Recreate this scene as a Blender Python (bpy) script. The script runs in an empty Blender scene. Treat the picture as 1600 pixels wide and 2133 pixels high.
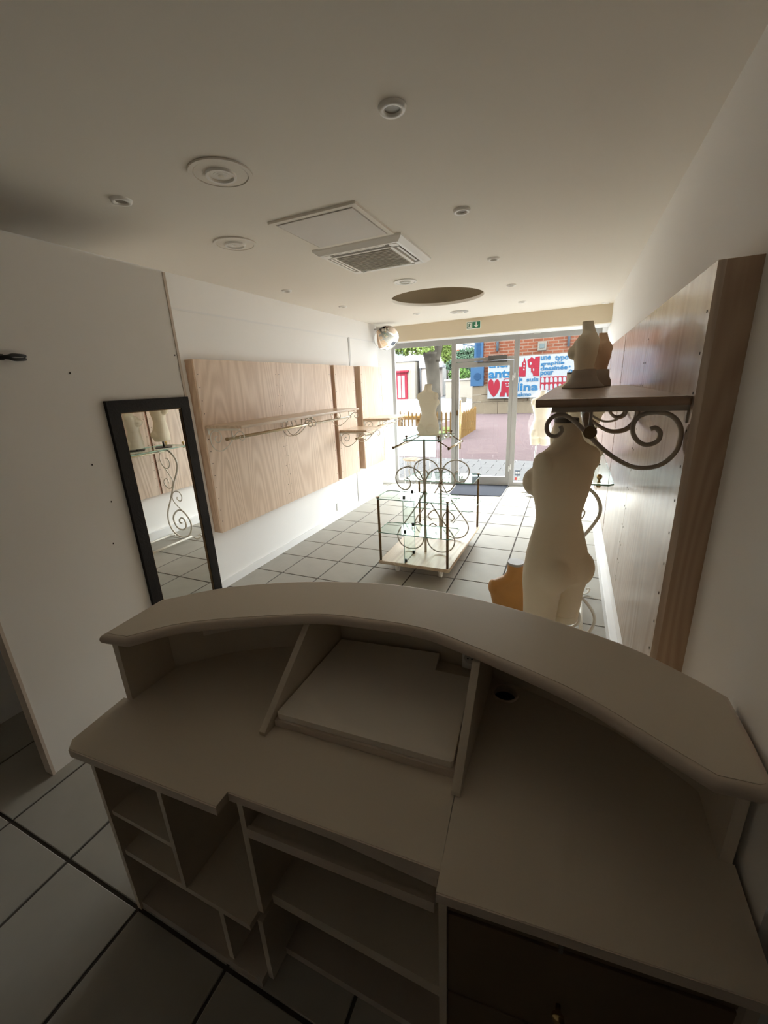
import bpy, bmesh, math, random
from mathutils import Vector, Matrix, noise
random.seed(7)
sc = bpy.context.scene
C = sc.collection
PI = math.pi

# ------------------------------------------------------------------ camera
FPX, CX, CY, CAMZ = 854.8, 800.0, 1066.5, 1.70
YAW, PITCH, ROLL = 0.427396, 0.301308, -0.047190
_fw = Vector((-math.sin(YAW)*math.cos(PITCH), math.cos(YAW)*math.cos(PITCH), -math.sin(PITCH)))
_r0 = Vector((math.cos(YAW), math.sin(YAW), 0)); _u0 = _r0.cross(_fw)
_r = _r0*math.cos(ROLL) + _u0*math.sin(ROLL); _u = -_r0*math.sin(ROLL) + _u0*math.cos(ROLL)
cam_d = bpy.data.cameras.new('camera'); cam = bpy.data.objects.new('camera', cam_d); C.objects.link(cam)
cam_d.sensor_fit = 'VERTICAL'; cam_d.sensor_height = 36.0; cam_d.lens = FPX/2133*36
cam_d.clip_start = 0.02; cam_d.clip_end = 300
M = Matrix((( _r.x, _u.x, -_fw.x, 0), (_r.y, _u.y, -_fw.y, 0), (_r.z, _u.z, -_fw.z, CAMZ), (0, 0, 0, 1)))
cam.matrix_world = M
sc.camera = cam
def at(px, py, ax, v):
    """the point a photo pixel shows on the plane  axis == v"""
    d = _r*((px-CX)/FPX) - _u*((py-CY)/FPX) + _fw
    o = Vector((0, 0, CAMZ)); t = (v-o[ax])/d[ax]
    return o + d*t

# ------------------------------------------------------------------ world, exposure
W = bpy.data.worlds.new('sky'); sc.world = W; W.use_nodes = True
bgn = W.node_tree.nodes['Background']
bgn.inputs[0].default_value = (0.93, 0.97, 1.0, 1); bgn.inputs[1].default_value = 29.0
sc.view_settings.view_transform = 'Standard'; sc.view_settings.look = 'None'
sc.view_settings.exposure = 0.0; sc.view_settings.gamma = 1.0
sc.view_settings.use_curve_mapping = False
sc.cycles.max_bounces = 14; sc.cycles.diffuse_bounces = 10; sc.cycles.transparent_max_bounces = 24
sc.cycles.use_denoising = True
sc.cycles.caustics_reflective = False; sc.cycles.caustics_refractive = False
# daylight portal in the shop front opening (guides sky sampling, gives off no light itself)
FA = math.radians(6.5); FP = Vector((-2.735, 6.69, 0)); FD = Vector((math.cos(FA), math.sin(FA), 0)); FN = Vector((-math.sin(FA), math.cos(FA), 0))
pl = bpy.data.lights.new('daylight_portal', 'AREA'); pl.shape = 'RECTANGLE'; pl.size = 3.2; pl.size_y = 2.3
pl.cycles.is_portal = True
po = bpy.data.objects.new('daylight_portal', pl); C.objects.link(po)
po.location = FP + FD*1.5 + FN*0.12 + Vector((0, 0, 1.15)); po.rotation_euler = (-PI/2, 0, FA)

# ------------------------------------------------------------------ materials
MATS = {}
def nodes_of(m): return m.node_tree.nodes, m.node_tree.links
def mat(name, col, rough=0.6, metal=0.0, bump=0.0, bscale=60, var=0.0, vscale=4.0, coat=0.0, spec=0.5, emit=None):
    m = bpy.data.materials.new(name); m.use_nodes = True; N, L = nodes_of(m); b = N['Principled BSDF']
    b.inputs['Base Color'].default_value = (*col, 1); b.inputs['Roughness'].default_value = rough
    b.inputs['Metallic'].default_value = metal; b.inputs['Coat Weight'].default_value = coat
    b.inputs['Specular IOR Level'].default_value = spec
    tc = N.new('ShaderNodeTexCoord')
    if var:
        n = N.new('ShaderNodeTexNoise'); n.inputs['Scale'].default_value = vscale; n.inputs['Detail'].default_value = 5
        mx = N.new('ShaderNodeMix'); mx.data_type = 'RGBA'
        mx.inputs[6].default_value = (*[c*(1-var) for c in col], 1); mx.inputs[7].default_value = (*[min(1, c*(1+var)) for c in col], 1)
        L.new(tc.outputs['Object'], n.inputs['Vector']); L.new(n.outputs['Fac'], mx.inputs[0]); L.new(mx.outputs[2], b.inputs['Base Color'])
    if bump:
        n2 = N.new('ShaderNodeTexNoise'); n2.inputs['Scale'].default_value = bscale; n2.inputs['Detail'].default_value = 3
        bp = N.new('ShaderNodeBump'); bp.inputs['Strength'].default_value = bump; bp.inputs['Distance'].default_value = 0.004
        L.new(tc.outputs['Object'], n2.inputs['Vector']); L.new(n2.outputs['Fac'], bp.inputs['Height']); L.new(bp.outputs['Normal'], b.inputs['Normal'])
    if emit:
        b.inputs['Emission Color'].default_value = (*emit[0], 1); b.inputs['Emission Strength'].default_value = emit[1]
    MATS[name] = m; return m

def wood(name, c1, c2, rough=0.45, grain='Z', ring=9.0, stretch=0.09, across='Y', mixlo=0.35, mixhi=0.75, fig=0.40, coat=0.0):
    """veneer with cathedral figure: stretched distorted bands plus fine pores"""
    m = bpy.data.materials.new(name); m.use_nodes = True; N, L = nodes_of(m); b = N['Principled BSDF']
    b.inputs['Roughness'].default_value = rough; b.inputs['Coat Weight'].default_value = coat; b.inputs['Coat Roughness'].default_value = 0.18
    tc = N.new('ShaderNodeTexCoord'); mp = N.new('ShaderNodeMapping')
    s = {'X': (1, 1, 1), 'Y': (1, 1, 1), 'Z': (1, 1, 1)}[grain]
    sv = [1.0, 1.0, 1.0]; sv['XYZ'.index(grain)] = stretch
    mp.inputs['Scale'].default_value = sv
    L.new(tc.outputs['Object'], mp.inputs['Vector'])
    wn = N.new('ShaderNodeTexNoise'); wn.inputs['Scale'].default_value = ring*0.35; wn.inputs['Detail'].default_value = 1.5; wn.inputs['Roughness'].default_value = 0.35
    L.new(mp.outputs['Vector'], wn.inputs['Vector'])
    wm = N.new('ShaderNodeMath'); wm.operation = 'MULTIPLY'; wm.inputs[1].default_value = 150.0; L.new(wn.outputs['Fac'], wm.inputs[0])
    wsn = N.new('ShaderNodeMath'); wsn.operation = 'SINE'; L.new(wm.outputs[0], wsn.inputs[0])
    w = N.new('ShaderNodeMath'); w.operation = 'MULTIPLY_ADD'; w.inputs[1].default_value = 0.5; w.inputs[2].default_value = 0.5; L.new(wsn.outputs[0], w.inputs[0])
    mp2 = N.new('ShaderNodeMapping'); sv2 = [90.0, 90.0, 90.0]; sv2['XYZ'.index(grain)] = 3.0
    mp2.inputs['Scale'].default_value = sv2; L.new(tc.outputs['Object'], mp2.inputs['Vector'])
    n = N.new('ShaderNodeTexNoise'); n.inputs['Scale'].default_value = 1.0; n.inputs['Detail'].default_value = 4
    L.new(mp2.outputs['Vector'], n.inputs['Vector'])
    ad = N.new('ShaderNodeMath'); ad.operation = 'MULTIPLY_ADD'; ad.inputs[1].default_value = fig; L.new(w.outputs[0], ad.inputs[0])
    sc2 = N.new('ShaderNodeMath'); sc2.operation = 'MULTIPLY'; sc2.inputs[1].default_value = 0.5; L.new(n.outputs['Fac'], sc2.inputs[0])
    L.new(sc2.outputs[0], ad.inputs[2])
    cr = N.new('ShaderNodeValToRGB'); cr.color_ramp.elements[0].position = mixlo - 0.15; cr.color_ramp.elements[1].position = mixhi
    cr.color_ramp.elements[0].color = (*c2, 1); cr.color_ramp.elements[1].color = (*c1, 1)
    L.new(ad.outputs[0], cr.inputs['Fac']); L.new(cr.outputs['Color'], b.inputs['Base Color'])
    bp = N.new('ShaderNodeBump'); bp.inputs['Strength'].default_value = 0.08; bp.inputs['Distance'].default_value = 0.002
    L.new(n.outputs['Fac'], bp.inputs['Height']); L.new(bp.outputs['Normal'], b.inputs['Normal'])
    MATS[name] = m; return m

def glass(name, tint, refl=0.07, rough=0.0):
    m = bpy.data.materials.new(name); m.use_nodes = True; N, L = nodes_of(m)
    N.remove(N['Principled BSDF']); out = N['Material Output']
    t = N.new('ShaderNodeBsdfTransparent'); t.inputs[0].default_value = (*tint, 1)
    g = N.new('ShaderNodeBsdfGlossy'); g.inputs['Roughness'].default_value = rough
    lw = N.new('ShaderNodeLayerWeight'); lw.inputs['Blend'].default_value = 0.5
    pw_ = N.new('ShaderNodeMath'); pw_.operation = 'POWER'; pw_.inputs[1].default_value = 5.0; L.new(lw.outputs['Facing'], pw_.inputs[0])
    ma = N.new('ShaderNodeMath'); ma.operation = 'MULTIPLY_ADD'; ma.inputs[1].default_value = refl*12; ma.inputs[2].default_value = refl*0.5; L.new(pw_.outputs[0], ma.inputs[0])
    mx = N.new('ShaderNodeMixShader'); L.new(ma.outputs[0], mx.inputs[0]); L.new(t.outputs[0], mx.inputs[1]); L.new(g.outputs[0], mx.inputs[2])
    L.new(mx.outputs[0], out.inputs['Surface']); MATS[name] = m; return m

def brickmat(name, c1, c2, mortar, bw, rh, ms, axes, rough=0.85, offset=0.5, bumpd=0.01, rot=0.0):
    m = bpy.data.materials.new(name); m.use_nodes = True; N, L = nodes_of(m); b = N['Principled BSDF']; b.inputs['Roughness'].default_value = rough
    b.inputs['Specular IOR Level'].default_value = 0.0
    tc = N.new('ShaderNodeTexCoord'); sx = N.new('ShaderNodeSeparateXYZ'); cx = N.new('ShaderNodeCombineXYZ')
    L.new(tc.outputs['Object'], sx.inputs[0]); L.new(sx.outputs[axes[0]], cx.inputs[0]); L.new(sx.outputs[axes[1]], cx.inputs[1])
    mp = N.new('ShaderNodeMapping'); mp.inputs['Rotation'].default_value = (0, 0, rot); L.new(cx.outputs[0], mp.inputs['Vector'])
    k = N.new('ShaderNodeTexBrick'); L.new(mp.outputs[0], k.inputs['Vector'])
    k.inputs['Color1'].default_value = (*c1, 1); k.inputs['Color2'].default_value = (*c2, 1); k.inputs['Mortar'].default_value = (*mortar, 1)
    k.inputs['Scale'].default_value = 1.0; k.inputs['Brick Width'].default_value = bw; k.inputs['Row Height'].default_value = rh; k.inputs['Mortar Size'].default_value = ms
    k.offset = offset
    L.new(k.outputs['Color'], b.inputs['Base Color'])
    bp = N.new('ShaderNodeBump'); bp.invert = True; bp.inputs['Strength'].default_value = 0.5; bp.inputs['Distance'].default_value = bumpd
    L.new(k.outputs['Fac'], bp.inputs['Height']); L.new(bp.outputs['Normal'], b.inputs['Normal'])
    MATS[name] = m; return m

def translucent(name, col, k, rough=0.8):
    m = mat(name, col, rough); N, L = nodes_of(m); out = N['Material Output']; t = N.new('ShaderNodeBsdfTranslucent'); t.inputs[0].default_value = (*col, 1)
    mx = N.new('ShaderNodeMixShader'); mx.inputs[0].default_value = k; L.new(N['Principled BSDF'].outputs[0], mx.inputs[1]); L.new(t.outputs[0], mx.inputs[2]); L.new(mx.outputs[0], out.inputs['Surface'])
    return m
mat('wall_white', (0.91, 0.90, 0.885), 0.75, bump=0.05, bscale=220)
mat('part_white', (0.92, 0.895, 0.86), 0.7, bump=0.04, bscale=220, var=0.02, vscale=2)
mat('ceiling_cream', (0.885, 0.845, 0.775), 0.85, bump=0.03, bscale=150)
mat('beam_tan', (0.68, 0.59, 0.445), 0.8, bump=0.03)
mat('white_trim', (0.86, 0.86, 0.86), 0.5)
mat('tile', (0.40, 0.38, 0.335), 0.55, spec=0.08, var=0.10, vscale=7, bump=0.05, bscale=35)
mat('grout', (0.06, 0.05, 0.042), 0.9)
mat('laminate', (0.68, 0.60, 0.495), 0.42, bump=0.03, bscale=300, var=0.025, vscale=200)
mat('laminate_edge', (0.68, 0.58, 0.49), 0.45)
mat('laminate_white', (0.84, 0.78, 0.70), 0.35)
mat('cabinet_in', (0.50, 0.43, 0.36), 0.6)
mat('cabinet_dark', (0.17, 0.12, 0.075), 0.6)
wood('oak', (0.80, 0.63, 0.485), (0.64, 0.47, 0.335))
wood('oak_gloss', (0.76, 0.62, 0.50), (0.56, 0.43, 0.335), rough=0.22, ring=7, coat=0.28)
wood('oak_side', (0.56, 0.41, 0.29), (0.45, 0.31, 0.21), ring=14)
wood('oak_shelf', (0.66, 0.52, 0.37), (0.52, 0.38, 0.26), grain='Y', across='X', rough=0.3)
wood('shelf_dark', (0.40, 0.27, 0.19), (0.25, 0.16, 0.11), grain='X', across='Y', rough=0.25, ring=16)
wood('oak_base', (0.76, 0.64, 0.48), (0.60, 0.46, 0.32), grain='Y', across='X', rough=0.5, ring=8)
mat('edge_band', (0.36, 0.17, 0.10), 0.5)
mat('hole_dark', (0.05, 0.035, 0.025), 0.9)
mat('iron_white', (0.70, 0.66, 0.58), 0.45, metal=0.1)
mat('iron_taupe', (0.42, 0.37, 0.31), 0.4, metal=0.35)
mat('iron_beige', (0.50, 0.45, 0.385), 0.45, metal=0.2)
mat('bronze', (0.20, 0.13, 0.065), 0.35, metal=0.7)
mat('brass', (0.62, 0.45, 0.20), 0.25, metal=0.9)
mat('champagne', (0.72, 0.63, 0.46), 0.25, metal=0.75)
mat('chrome', (0.55, 0.54, 0.52), 0.18, metal=0.95)
mat('black', (0.02, 0.018, 0.018), 0.4)
mat('mirror_frame', (0.015, 0.012, 0.011), 0.55, bump=0.5, bscale=110, spec=0.25)
mat('mirror', (0.92, 0.92, 0.90), 0.0, metal=1.0)
translucent('jersey_cream', (0.92, 0.88, 0.78), 0.12)
translucent('jersey', (0.92, 0.845, 0.69), 0.13)
translucent('jersey_white', (0.95, 0.92, 0.83), 0.45)
mat('jersey_tan', (0.72, 0.52, 0.36), 0.8, bump=0.1, bscale=400)
mat('leather_orange', (0.62, 0.31, 0.09), 0.45, bump=0.1, bscale=150, var=0.12, vscale=9)
mat('grey_base', (0.36, 0.31, 0.26), 0.7, bump=0.2, bscale=200)
mat('cap_dark', (0.10, 0.085, 0.07), 0.5)
mat('cap_grey', (0.45, 0.44, 0.43), 0.4)
mat('alu', (0.34, 0.33, 0.31), 0.5, metal=0.1, spec=0.3)
mat('alu_light', (0.66, 0.66, 0.65), 0.4)
mat('closer', (0.13, 0.125, 0.12), 0.4, metal=0.3)
mat('plastic_white', (0.92, 0.91, 0.88), 0.4)
mat('plastic_grey', (0.55, 0.54, 0.52), 0.4)
mat('lens_grey', (0.27, 0.24, 0.20), 0.35)
for _n in ('lamp_near', 'lamp_mid', 'lamp_far'): mat(_n, (0.9, 0.87, 0.8), 0.4)
mat('vent_dark', (0.10, 0.085, 0.07), 0.8)
mat('grille_grey', (0.56, 0.53, 0.48), 0.7, bump=0.5, bscale=180, var=0.15, vscale=8)
mat('hatch_white', (0.80, 0.77, 0.74), 0.8, bump=0.25, bscale=260)
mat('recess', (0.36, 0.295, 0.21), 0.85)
mat('sign_green', (0.02, 0.17, 0.09), 0.4)
mat('sign_white', (0.82, 0.84, 0.80), 0.4)
mat('doormat', (0.05, 0.052, 0.06), 0.95, spec=0.0, bump=0.9, bscale=160, var=0.3, vscale=90)
translucent('board_blue', (0.74, 0.80, 0.82), 0.6)
mat('leaf_dry', (0.48, 0.38, 0.24), 0.7)
mat('sticker', (0.12, 0.15, 0.20), 0.5)
mat('sticker_white', (0.8, 0.8, 0.8), 0.5)
mat('sticker_red', (0.55, 0.08, 0.07), 0.5)
mat('brown_dark', (0.10, 0.075, 0.06), 0.9)
glass('pane_glass', (0.97, 0.985, 0.98))
glass('shelf_glass', (0.93, 0.985, 0.965), refl=0.018)
mat('glass_edge', (0.30, 0.52, 0.44), 0.15, coat=0.5)
# street
EXF = 0.074  # street light dimmed through the colours, offsets the very bright sky
def ex(r, g, b): return (r*EXF, g*EXF, b*EXF)
brickmat('brick_wall', ex(0.72, 0.25, 0.14), ex(0.56, 0.19, 0.11), ex(0.74, 0.48, 0.36), 0.46, 0.145, 0.022, 'XZ')
brickmat('paving_red', ex(0.62, 0.46, 0.46), ex(0.54, 0.39, 0.40), ex(0.46, 0.36, 0.37), 0.22, 0.11, 0.012, 'XY', rot=0.25)
_mat = mat
def mat(*a, **k): k.setdefault('spec', 0.0); return _mat(*a, **k)
mat('slab_grey', ex(0.68, 0.66, 0.66), 0.8, var=0.08, vscale=3)
mat('slab_joint', ex(0.34, 0.33, 0.33), 0.9)
mat('cobble', ex(0.92, 0.92, 0.94), 0.9, var=0.08, vscale=2)
mat('stone_tan', ex(0.72, 0.58, 0.42), 0.9, bump=0.4, bscale=14, var=0.15, vscale=3)
mat('stone_pale', ex(1.4, 1.25, 1.05), 0.9, bump=0.4, bscale=8, var=0.15, vscale=3)
mat('render_white', ex(2.9, 2.85, 2.75), 0.9, var=0.03)
mat('render_pink', ex(1.9, 1.65, 1.5), 0.9, var=0.06)
mat('shop_red', ex(1.1, 0.10, 0.19), 0.5)
mat('shop_glass', ex(1.9, 2.0, 2.1), 0.2)
mat('shutter_blue', ex(1.6, 2.1, 2.4), 0.7)
mat('paint_blue', ex(0.17, 0.36, 0.66), 0.5)
mat('paint_blue_dk', ex(0.10, 0.22, 0.44), 0.5)
mat('pipe_blue', ex(0.44, 0.56, 0.68), 0.5)
mat('poster_white', ex(1.05, 1.10, 1.16), 0.6)
mat('poster_blue', ex(0.10, 0.42, 0.85), 0.6)
mat('poster_red', ex(0.86, 0.09, 0.14), 0.6)
mat('roof_tile', ex(1.5, 1.5, 1.6), 0.8)
mat('bark', ex(0.42, 0.37, 0.30), 0.95, bump=1.0, bscale=7, var=0.75, vscale=3.5)
mat('leaf_green', ex(0.80, 1.1, 0.30), 0.7)
mat('bush_green', ex(0.42, 0.75, 0.22), 0.8)
mat('bush_deep', ex(0.28, 0.46, 0.30), 0.8)
mat('flower', ex(1.2, 0.35, 0.2), 0.7)
mat('fence_wood', ex(0.84, 0.50, 0.20), 0.8, var=0.15, vscale=6)
mat('rail_orange', ex(1.0, 0.50, 0.14), 0.8)
mat('iron_blue', ex(0.35, 0.5, 0.7), 0.6)
mat('post_grey', ex(0.5, 0.5, 0.52), 0.6)
mat('grass', ex(0.6, 0.72, 0.3), 0.9, var=0.3, vscale=6)
mat('vent_frame', ex(0.72, 0.66, 0.56), 0.6)
mat('vent_pane', ex(0.45, 0.55, 0.55), 0.3)

# ------------------------------------------------------------------ mesh helpers
def B(): return bmesh.new()
def box(bm, x0, x1, y0, y1, z0, z1, mi=0):
    v = [bm.verts.new((x, y, z)) for z in (z0, z1) for x, y in ((x0, y0), (x1, y0), (x1, y1), (x0, y1))]
    for f in ((3, 2, 1, 0), (4, 5, 6, 7), (0, 1, 5, 4), (1, 2, 6, 5), (2, 3, 7, 6), (3, 0, 4, 7)):
        bm.faces.new([v[i] for i in f]).material_index = mi
    return bm
def obox(bm, o, dx, dy, dz):
    """box from corner o and three edge vectors"""
    o = Vector(o); dx = Vector(dx); dy = Vector(dy); dz = Vector(dz)
    v = [bm.verts.new(o+a*dx+b*dy+c*dz) for c in (0, 1) for a, b in ((0, 0), (1, 0), (1, 1), (0, 1))]
    for f in ((3, 2, 1, 0), (4, 5, 6, 7), (0, 1, 5, 4), (1, 2, 6, 5), (2, 3, 7, 6), (3, 0, 4, 7)):
        bm.faces.new([v[i] for i in f])
    return bm
def prism(bm, poly, z0, z1):
    a = [bm.verts.new((x, y, z0)) for x, y in poly]; b = [bm.verts.new((x, y, z1)) for x, y in poly]
    n = len(poly)
    bm.faces.new(a[::-1]); bm.faces.new(b)
    for i in range(n): bm.faces.new((a[i], a[(i+1) % n], b[(i+1) % n], b[i]))
    return bm
def slabXZ(bm, poly, y0, y1):
    a = [bm.verts.new((x, y0, z)) for x, z in poly]; b = [bm.verts.new((x, y1, z)) for x, z in poly]; n = len(poly)
    bm.faces.new(a); bm.faces.new(b[::-1])
    for i in range(n): bm.faces.new((a[(i+1) % n], a[i], b[i], b[(i+1) % n]))
    return bm
def slabYZ(bm, poly, x0, x1):
    a = [bm.verts.new((x0, y, z)) for y, z in poly]; b = [bm.verts.new((x1, y, z)) for y, z in poly]; n = len(poly)
    bm.faces.new(a); bm.faces.new(b[::-1])
    for i in range(n): bm.faces.new((a[(i+1) % n], a[i], b[i], b[(i+1) % n]))
    return bm
def tube(bm, pts, r, seg=8, closed=False, r1=None):
    pts = [Vector(p) for p in pts]; n = len(pts); rings = []
    up = None
    for i, p in enumerate(pts):
        a = pts[(i-1) % n] if (closed or i > 0) else p; b = pts[(i+1) % n] if (closed or i < n-1) else p
        t = (b-a).normalized()
        if up is None:
            up = Vector((0, 0, 1)) if abs(t.z) < 0.9 else Vector((1, 0, 0))
        s = t.cross(up)
        if s.length < 1e-4: s = t.orthogonal()
        s.normalize(); up = s.cross(t).normalized()
        rr = r if r1 is None else r + (r1-r)*i/(n-1)
        rings.append([bm.verts.new(p + s*(math.cos(k*2*PI/seg)*rr) + up*(math.sin(k*2*PI/seg)*rr)) for k in range(seg)])
    m = n if closed else n-1
    for i in range(m):
        A, D = rings[i], rings[(i+1) % n]
        for k in range(seg):
            f = bm.faces.new((A[k], A[(k+1) % seg], D[(k+1) % seg], D[k])); f.smooth = True
    if not closed:
        bm.faces.new(rings[0][::-1]); bm.faces.new(rings[-1])
    return bm
def cyl(bm, c, r, h, seg=20, ax=2, r1=None):
    p = Vector(c); q = p.copy(); q[ax] += h
    return tube(bm, [p, q], r, seg, r1=r1)
def lathe(bm, c, prof, seg=24, sx=1.0, sy=1.0):
    """prof: (radius, z) pairs, revolved about z through c"""
    rings = []
    for rr, z in prof:
        rings.append([bm.verts.new((c[0]+sx*rr*math.cos(k*2*PI/seg), c[1]+sy*rr*math.sin(k*2*PI/seg), c[2]+z)) for k in range(seg)])
    for a, b in zip(rings, rings[1:]):
        for k in range(seg):
            f = bm.faces.new((a[k], a[(k+1) % seg], b[(k+1) % seg], b[k])); f.smooth = True
    bm.faces.new(rings[0][::-1]); bm.faces.new(rings[-1])
    return bm
def ball(bm, c, r, u=14, v=10, s=(1, 1, 1)):
    g = bmesh.ops.create_uvsphere(bm, u_segments=u, v_segments=v, radius=1.0)
    for q in g['verts']: q.co = Vector((q.co.x*r*s[0], q.co.y*r*s[1], q.co.z*r*s[2])) + Vector(c)
    for q in g['verts']:
        for f in q.link_faces: f.smooth = True
    return bm
def catmull(pts, n=8):
    P = [Vector(p) for p in pts]; out = []
    for i in range(len(P)-1):
        p0 = P[i-1] if i else P[0]*2-P[1]; p1 = P[i]; p2 = P[i+1]; p3 = P[i+2] if i+2 < len(P) else P[-1]*2-P[-2]
        for k in range(n):
            t = k/n
            out.append(0.5*((2*p1)+(p2-p0)*t+(2*p0-5*p1+4*p2-p3)*t*t+(3*p1-p0-3*p2+p3)*t**3))
    out.append(P[-1]); return out
def wpos(o):
    p = Vector((0, 0, 0))
    while o: p += o.location; o = o.parent
    return p
def obj(name, bm, m, parent=None, bevel=0.0, smooth=False):
    if bevel: bmesh.ops.bevel(bm, geom=bm.edges[:], offset=bevel, segments=2, affect='EDGES', profile=0.7)
    bmesh.ops.recalc_face_normals(bm, faces=bm.faces[:])
    if parent:
        w = wpos(parent); bmesh.ops.translate(bm, verts=bm.verts[:], vec=-w)
    me = bpy.data.meshes.new(name); bm.to_mesh(me); bm.free()
    for k in (m if isinstance(m, (list, tuple)) else [m]): me.materials.append(MATS[k])
    if smooth:
        for f in me.polygons: f.use_smooth = True
    o = bpy.data.objects.new(name, me); C.objects.link(o); o.parent = parent
    return o
def tag(o, label=None, cat=None, group=None, kind=None):
    if label: o['label'] = label
    if cat: o['category'] = cat
    if group: o['group'] = group
    if kind: o['kind'] = kind
    return o
def thing(name, loc, label, cat, group=None):
    o = bpy.data.objects.new(name, None); C.objects.link(o); o.location = loc; o.empty_display_size = 0.1
    return tag(o, label, cat, group)
def st(o): o['kind'] = 'structure'; return o
def copy_tree(o, parent=None):
    c = o.copy(); C.objects.link(c); c.parent = parent
    for ch in list(o.children): copy_tree(ch, c)
    return c
def lens(bm, c, r, h, seg=20):
    return cyl(bm, c, r, h, seg)

# ================================================================== THE SHOP SHELL
H = 2.545; XL = -2.75; XR = 0.388; YB = -1.7; YF = 6.39      # ceiling, side walls, back wall, beam face
WALL_T = 0.12
# floor: dark joint bed with single tiles on it
fl = st(obj('floor', box(B(), -3.1, 0.9, YB-0.1, 7.08, -0.12, -0.006), 'grout'))
tiles_me = {}
X0 = -0.437; Y0 = 0.1; G = 0.006
def tile_at(xa, xb, ya, yb):
    key = (round(xb-xa, 3), round(yb-ya, 3))
    if key not in tiles_me:
        bm = B(); w, d = xb-xa, yb-ya
        box(bm, 0, w, 0, d, -0.006, 0.0)
        top = [e for e in bm.edges if all(abs(v.co.z) < 1e-6 for v in e.verts)]
        bmesh.ops.bevel(bm, geom=top, offset=0.002, segments=1, affect='EDGES')
        me = bpy.data.meshes.new('tile'); bm.to_mesh(me); bm.free(); me.materials.append(MATS['tile']); tiles_me[key] = me
    o = bpy.data.objects.new('tile', tiles_me[key]); C.objects.link(o); o.location = (xa, ya, 0); o.parent = fl
import itertools
xs = [X0+0.4*k for k in range(-7, 4)]; ys = [Y0+0.4*k for k in range(-4, 18)]
for i in range(len(xs)-1):
    for j in range(len(ys)-1):
        xa, xb = max(xs[i]+G, -2.995), min(xs[i+1]-G, 0.385); ya, yb = max(ys[j]+G, YB+0.002), min(ys[j+1]-G, 6.98)
        if xb-xa < 0.02 or yb-ya < 0.02: continue
        tile_at(xa, xb, ya, yb)

# ceiling with a round recess
RC = Vector((-1.38, 4.63)); RR = 0.485
bm = B()
outer = [bm.verts.new((x, y, H)) for x, y in ((-3.1, YB-0.1), (0.5, YB-0.1), (0.5, 7.2), (-3.1, 7.2))]
inner = [bm.verts.new((RC.x+RR*math.cos(k*2*PI/64), RC.y+RR*math.sin(k*2*PI/64), H)) for k in range(64)]
ed = [bm.edges.new((outer[i], outer[(i+1) % 4])) for i in range(4)] + [bm.edges.new((inner[i], inner[(i+1) % 64])) for i in range(64)]
bmesh.ops.triangle_fill(bm, edges=ed, use_beauty=True)
rim = [bm.verts.new((v.co.x, v.co.y, H+0.03)) for v in inner]
for i in range(64):
    f = bm.faces.new((inner[i], inner[(i+1) % 64], rim[(i+1) % 64], rim[i])); f.smooth = True
ce = st(obj('ceiling', bm, 'ceiling_cream'))
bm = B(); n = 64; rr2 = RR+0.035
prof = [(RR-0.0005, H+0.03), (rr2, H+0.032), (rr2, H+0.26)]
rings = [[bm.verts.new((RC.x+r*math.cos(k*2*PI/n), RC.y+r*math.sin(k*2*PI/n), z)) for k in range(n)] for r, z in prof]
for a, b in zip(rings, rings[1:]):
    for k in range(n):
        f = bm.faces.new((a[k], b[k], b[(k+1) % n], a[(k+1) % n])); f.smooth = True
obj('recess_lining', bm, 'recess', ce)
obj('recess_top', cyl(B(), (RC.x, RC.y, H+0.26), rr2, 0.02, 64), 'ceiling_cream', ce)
st(obj('ceiling_slab', box(B(), -3.1, 0.5, YB-0.1, 7.2, H+0.32, H+0.45), 'ceiling_cream'))

st(obj('wall_left', box(B(), XL-0.25, XL, YB-0.1, 6.05, 0, H), 'wall_white'))
st(obj('wall_left_return', box(B(), -3.15, -3.0, 6.05, 6.72, 0, H), 'wall_white'))
# pilaster in the window corner
pz = at(803, 1004, 2, 0)
bm = B(); obox(bm, FP + FD*-0.30 + FN*-0.03, FD*0.27, FN*0.12, (0, 0, 2.33)); 
obox(bm, FP + FD*-0.30 + FN*-0.045, FD*0.275, FN*0.13, (0, 0, 0.10))
st(obj('wall_front_left', bm, 'white_trim'))
st(obj('wall_right', box(B(), XR, XR+0.12, 0.70, 7.2, 0, H), 'wall_white'))
st(obj('wall_right_back', box(B(), XR+0.10, XR+0.22, YB-0.1, 0.70, 0, H), 'brown_dark'))  # plain dark brown wall, set back from the right wall
st(obj('wall_back', box(B(), -3.1, 0.7, YB-0.2, YB, 0, H), 'wall_white'))
# beam over the window and the white soffit behind it
bm = B(); box(bm, XL, XR, YF, YF+0.10, 2.325, H); st(obj('trim_1', bm, 'beam_tan'))
bm = B(); box(bm, -3.0, XR, YF+0.10, 7.15, 2.322, 2.40); box(bm, -3.0, XL, 6.05, YF+0.1, 2.322, 2.40)
st(obj('trim_2', bm, 'white_trim'))
# street side of the building
bm = B(); box(bm, -9, 6, 7.20, 7.34, 2.40, 7.5); box(bm, -9, -3.15, 6.5, 6.7, 0, 7.5); box(bm, 0.5, 6, 7.06, 7.2, -0.1, 7.5)
st(obj('wall_front', bm, 'stone_tan'))
# skirtings, cover strips
st(obj('baseboard_left', box(B(), XL, XL+0.014, 1.95, 6.05, 0, 0.075), 'white_trim'))
st(obj('baseboard_right', box(B(), XR-0.045, XR, 1.45, 7.0, 0, 0.10), 'white_trim', bevel=0.004))
st(obj('trim_3', box(B(), XL, XL+0.008, 5.145, 5.185, 0, 2.31), 'plastic_grey'))
st(obj('trim_4', box(B(), XL, XL+0.004, 2.0, 6.04, 2.298, 2.312), 'white_trim'))
st(obj('trim_5', box(B(), XL, XL+0.006, 1.92, 2.46, 0.0, 2.30), 'wall_white'))
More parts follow.
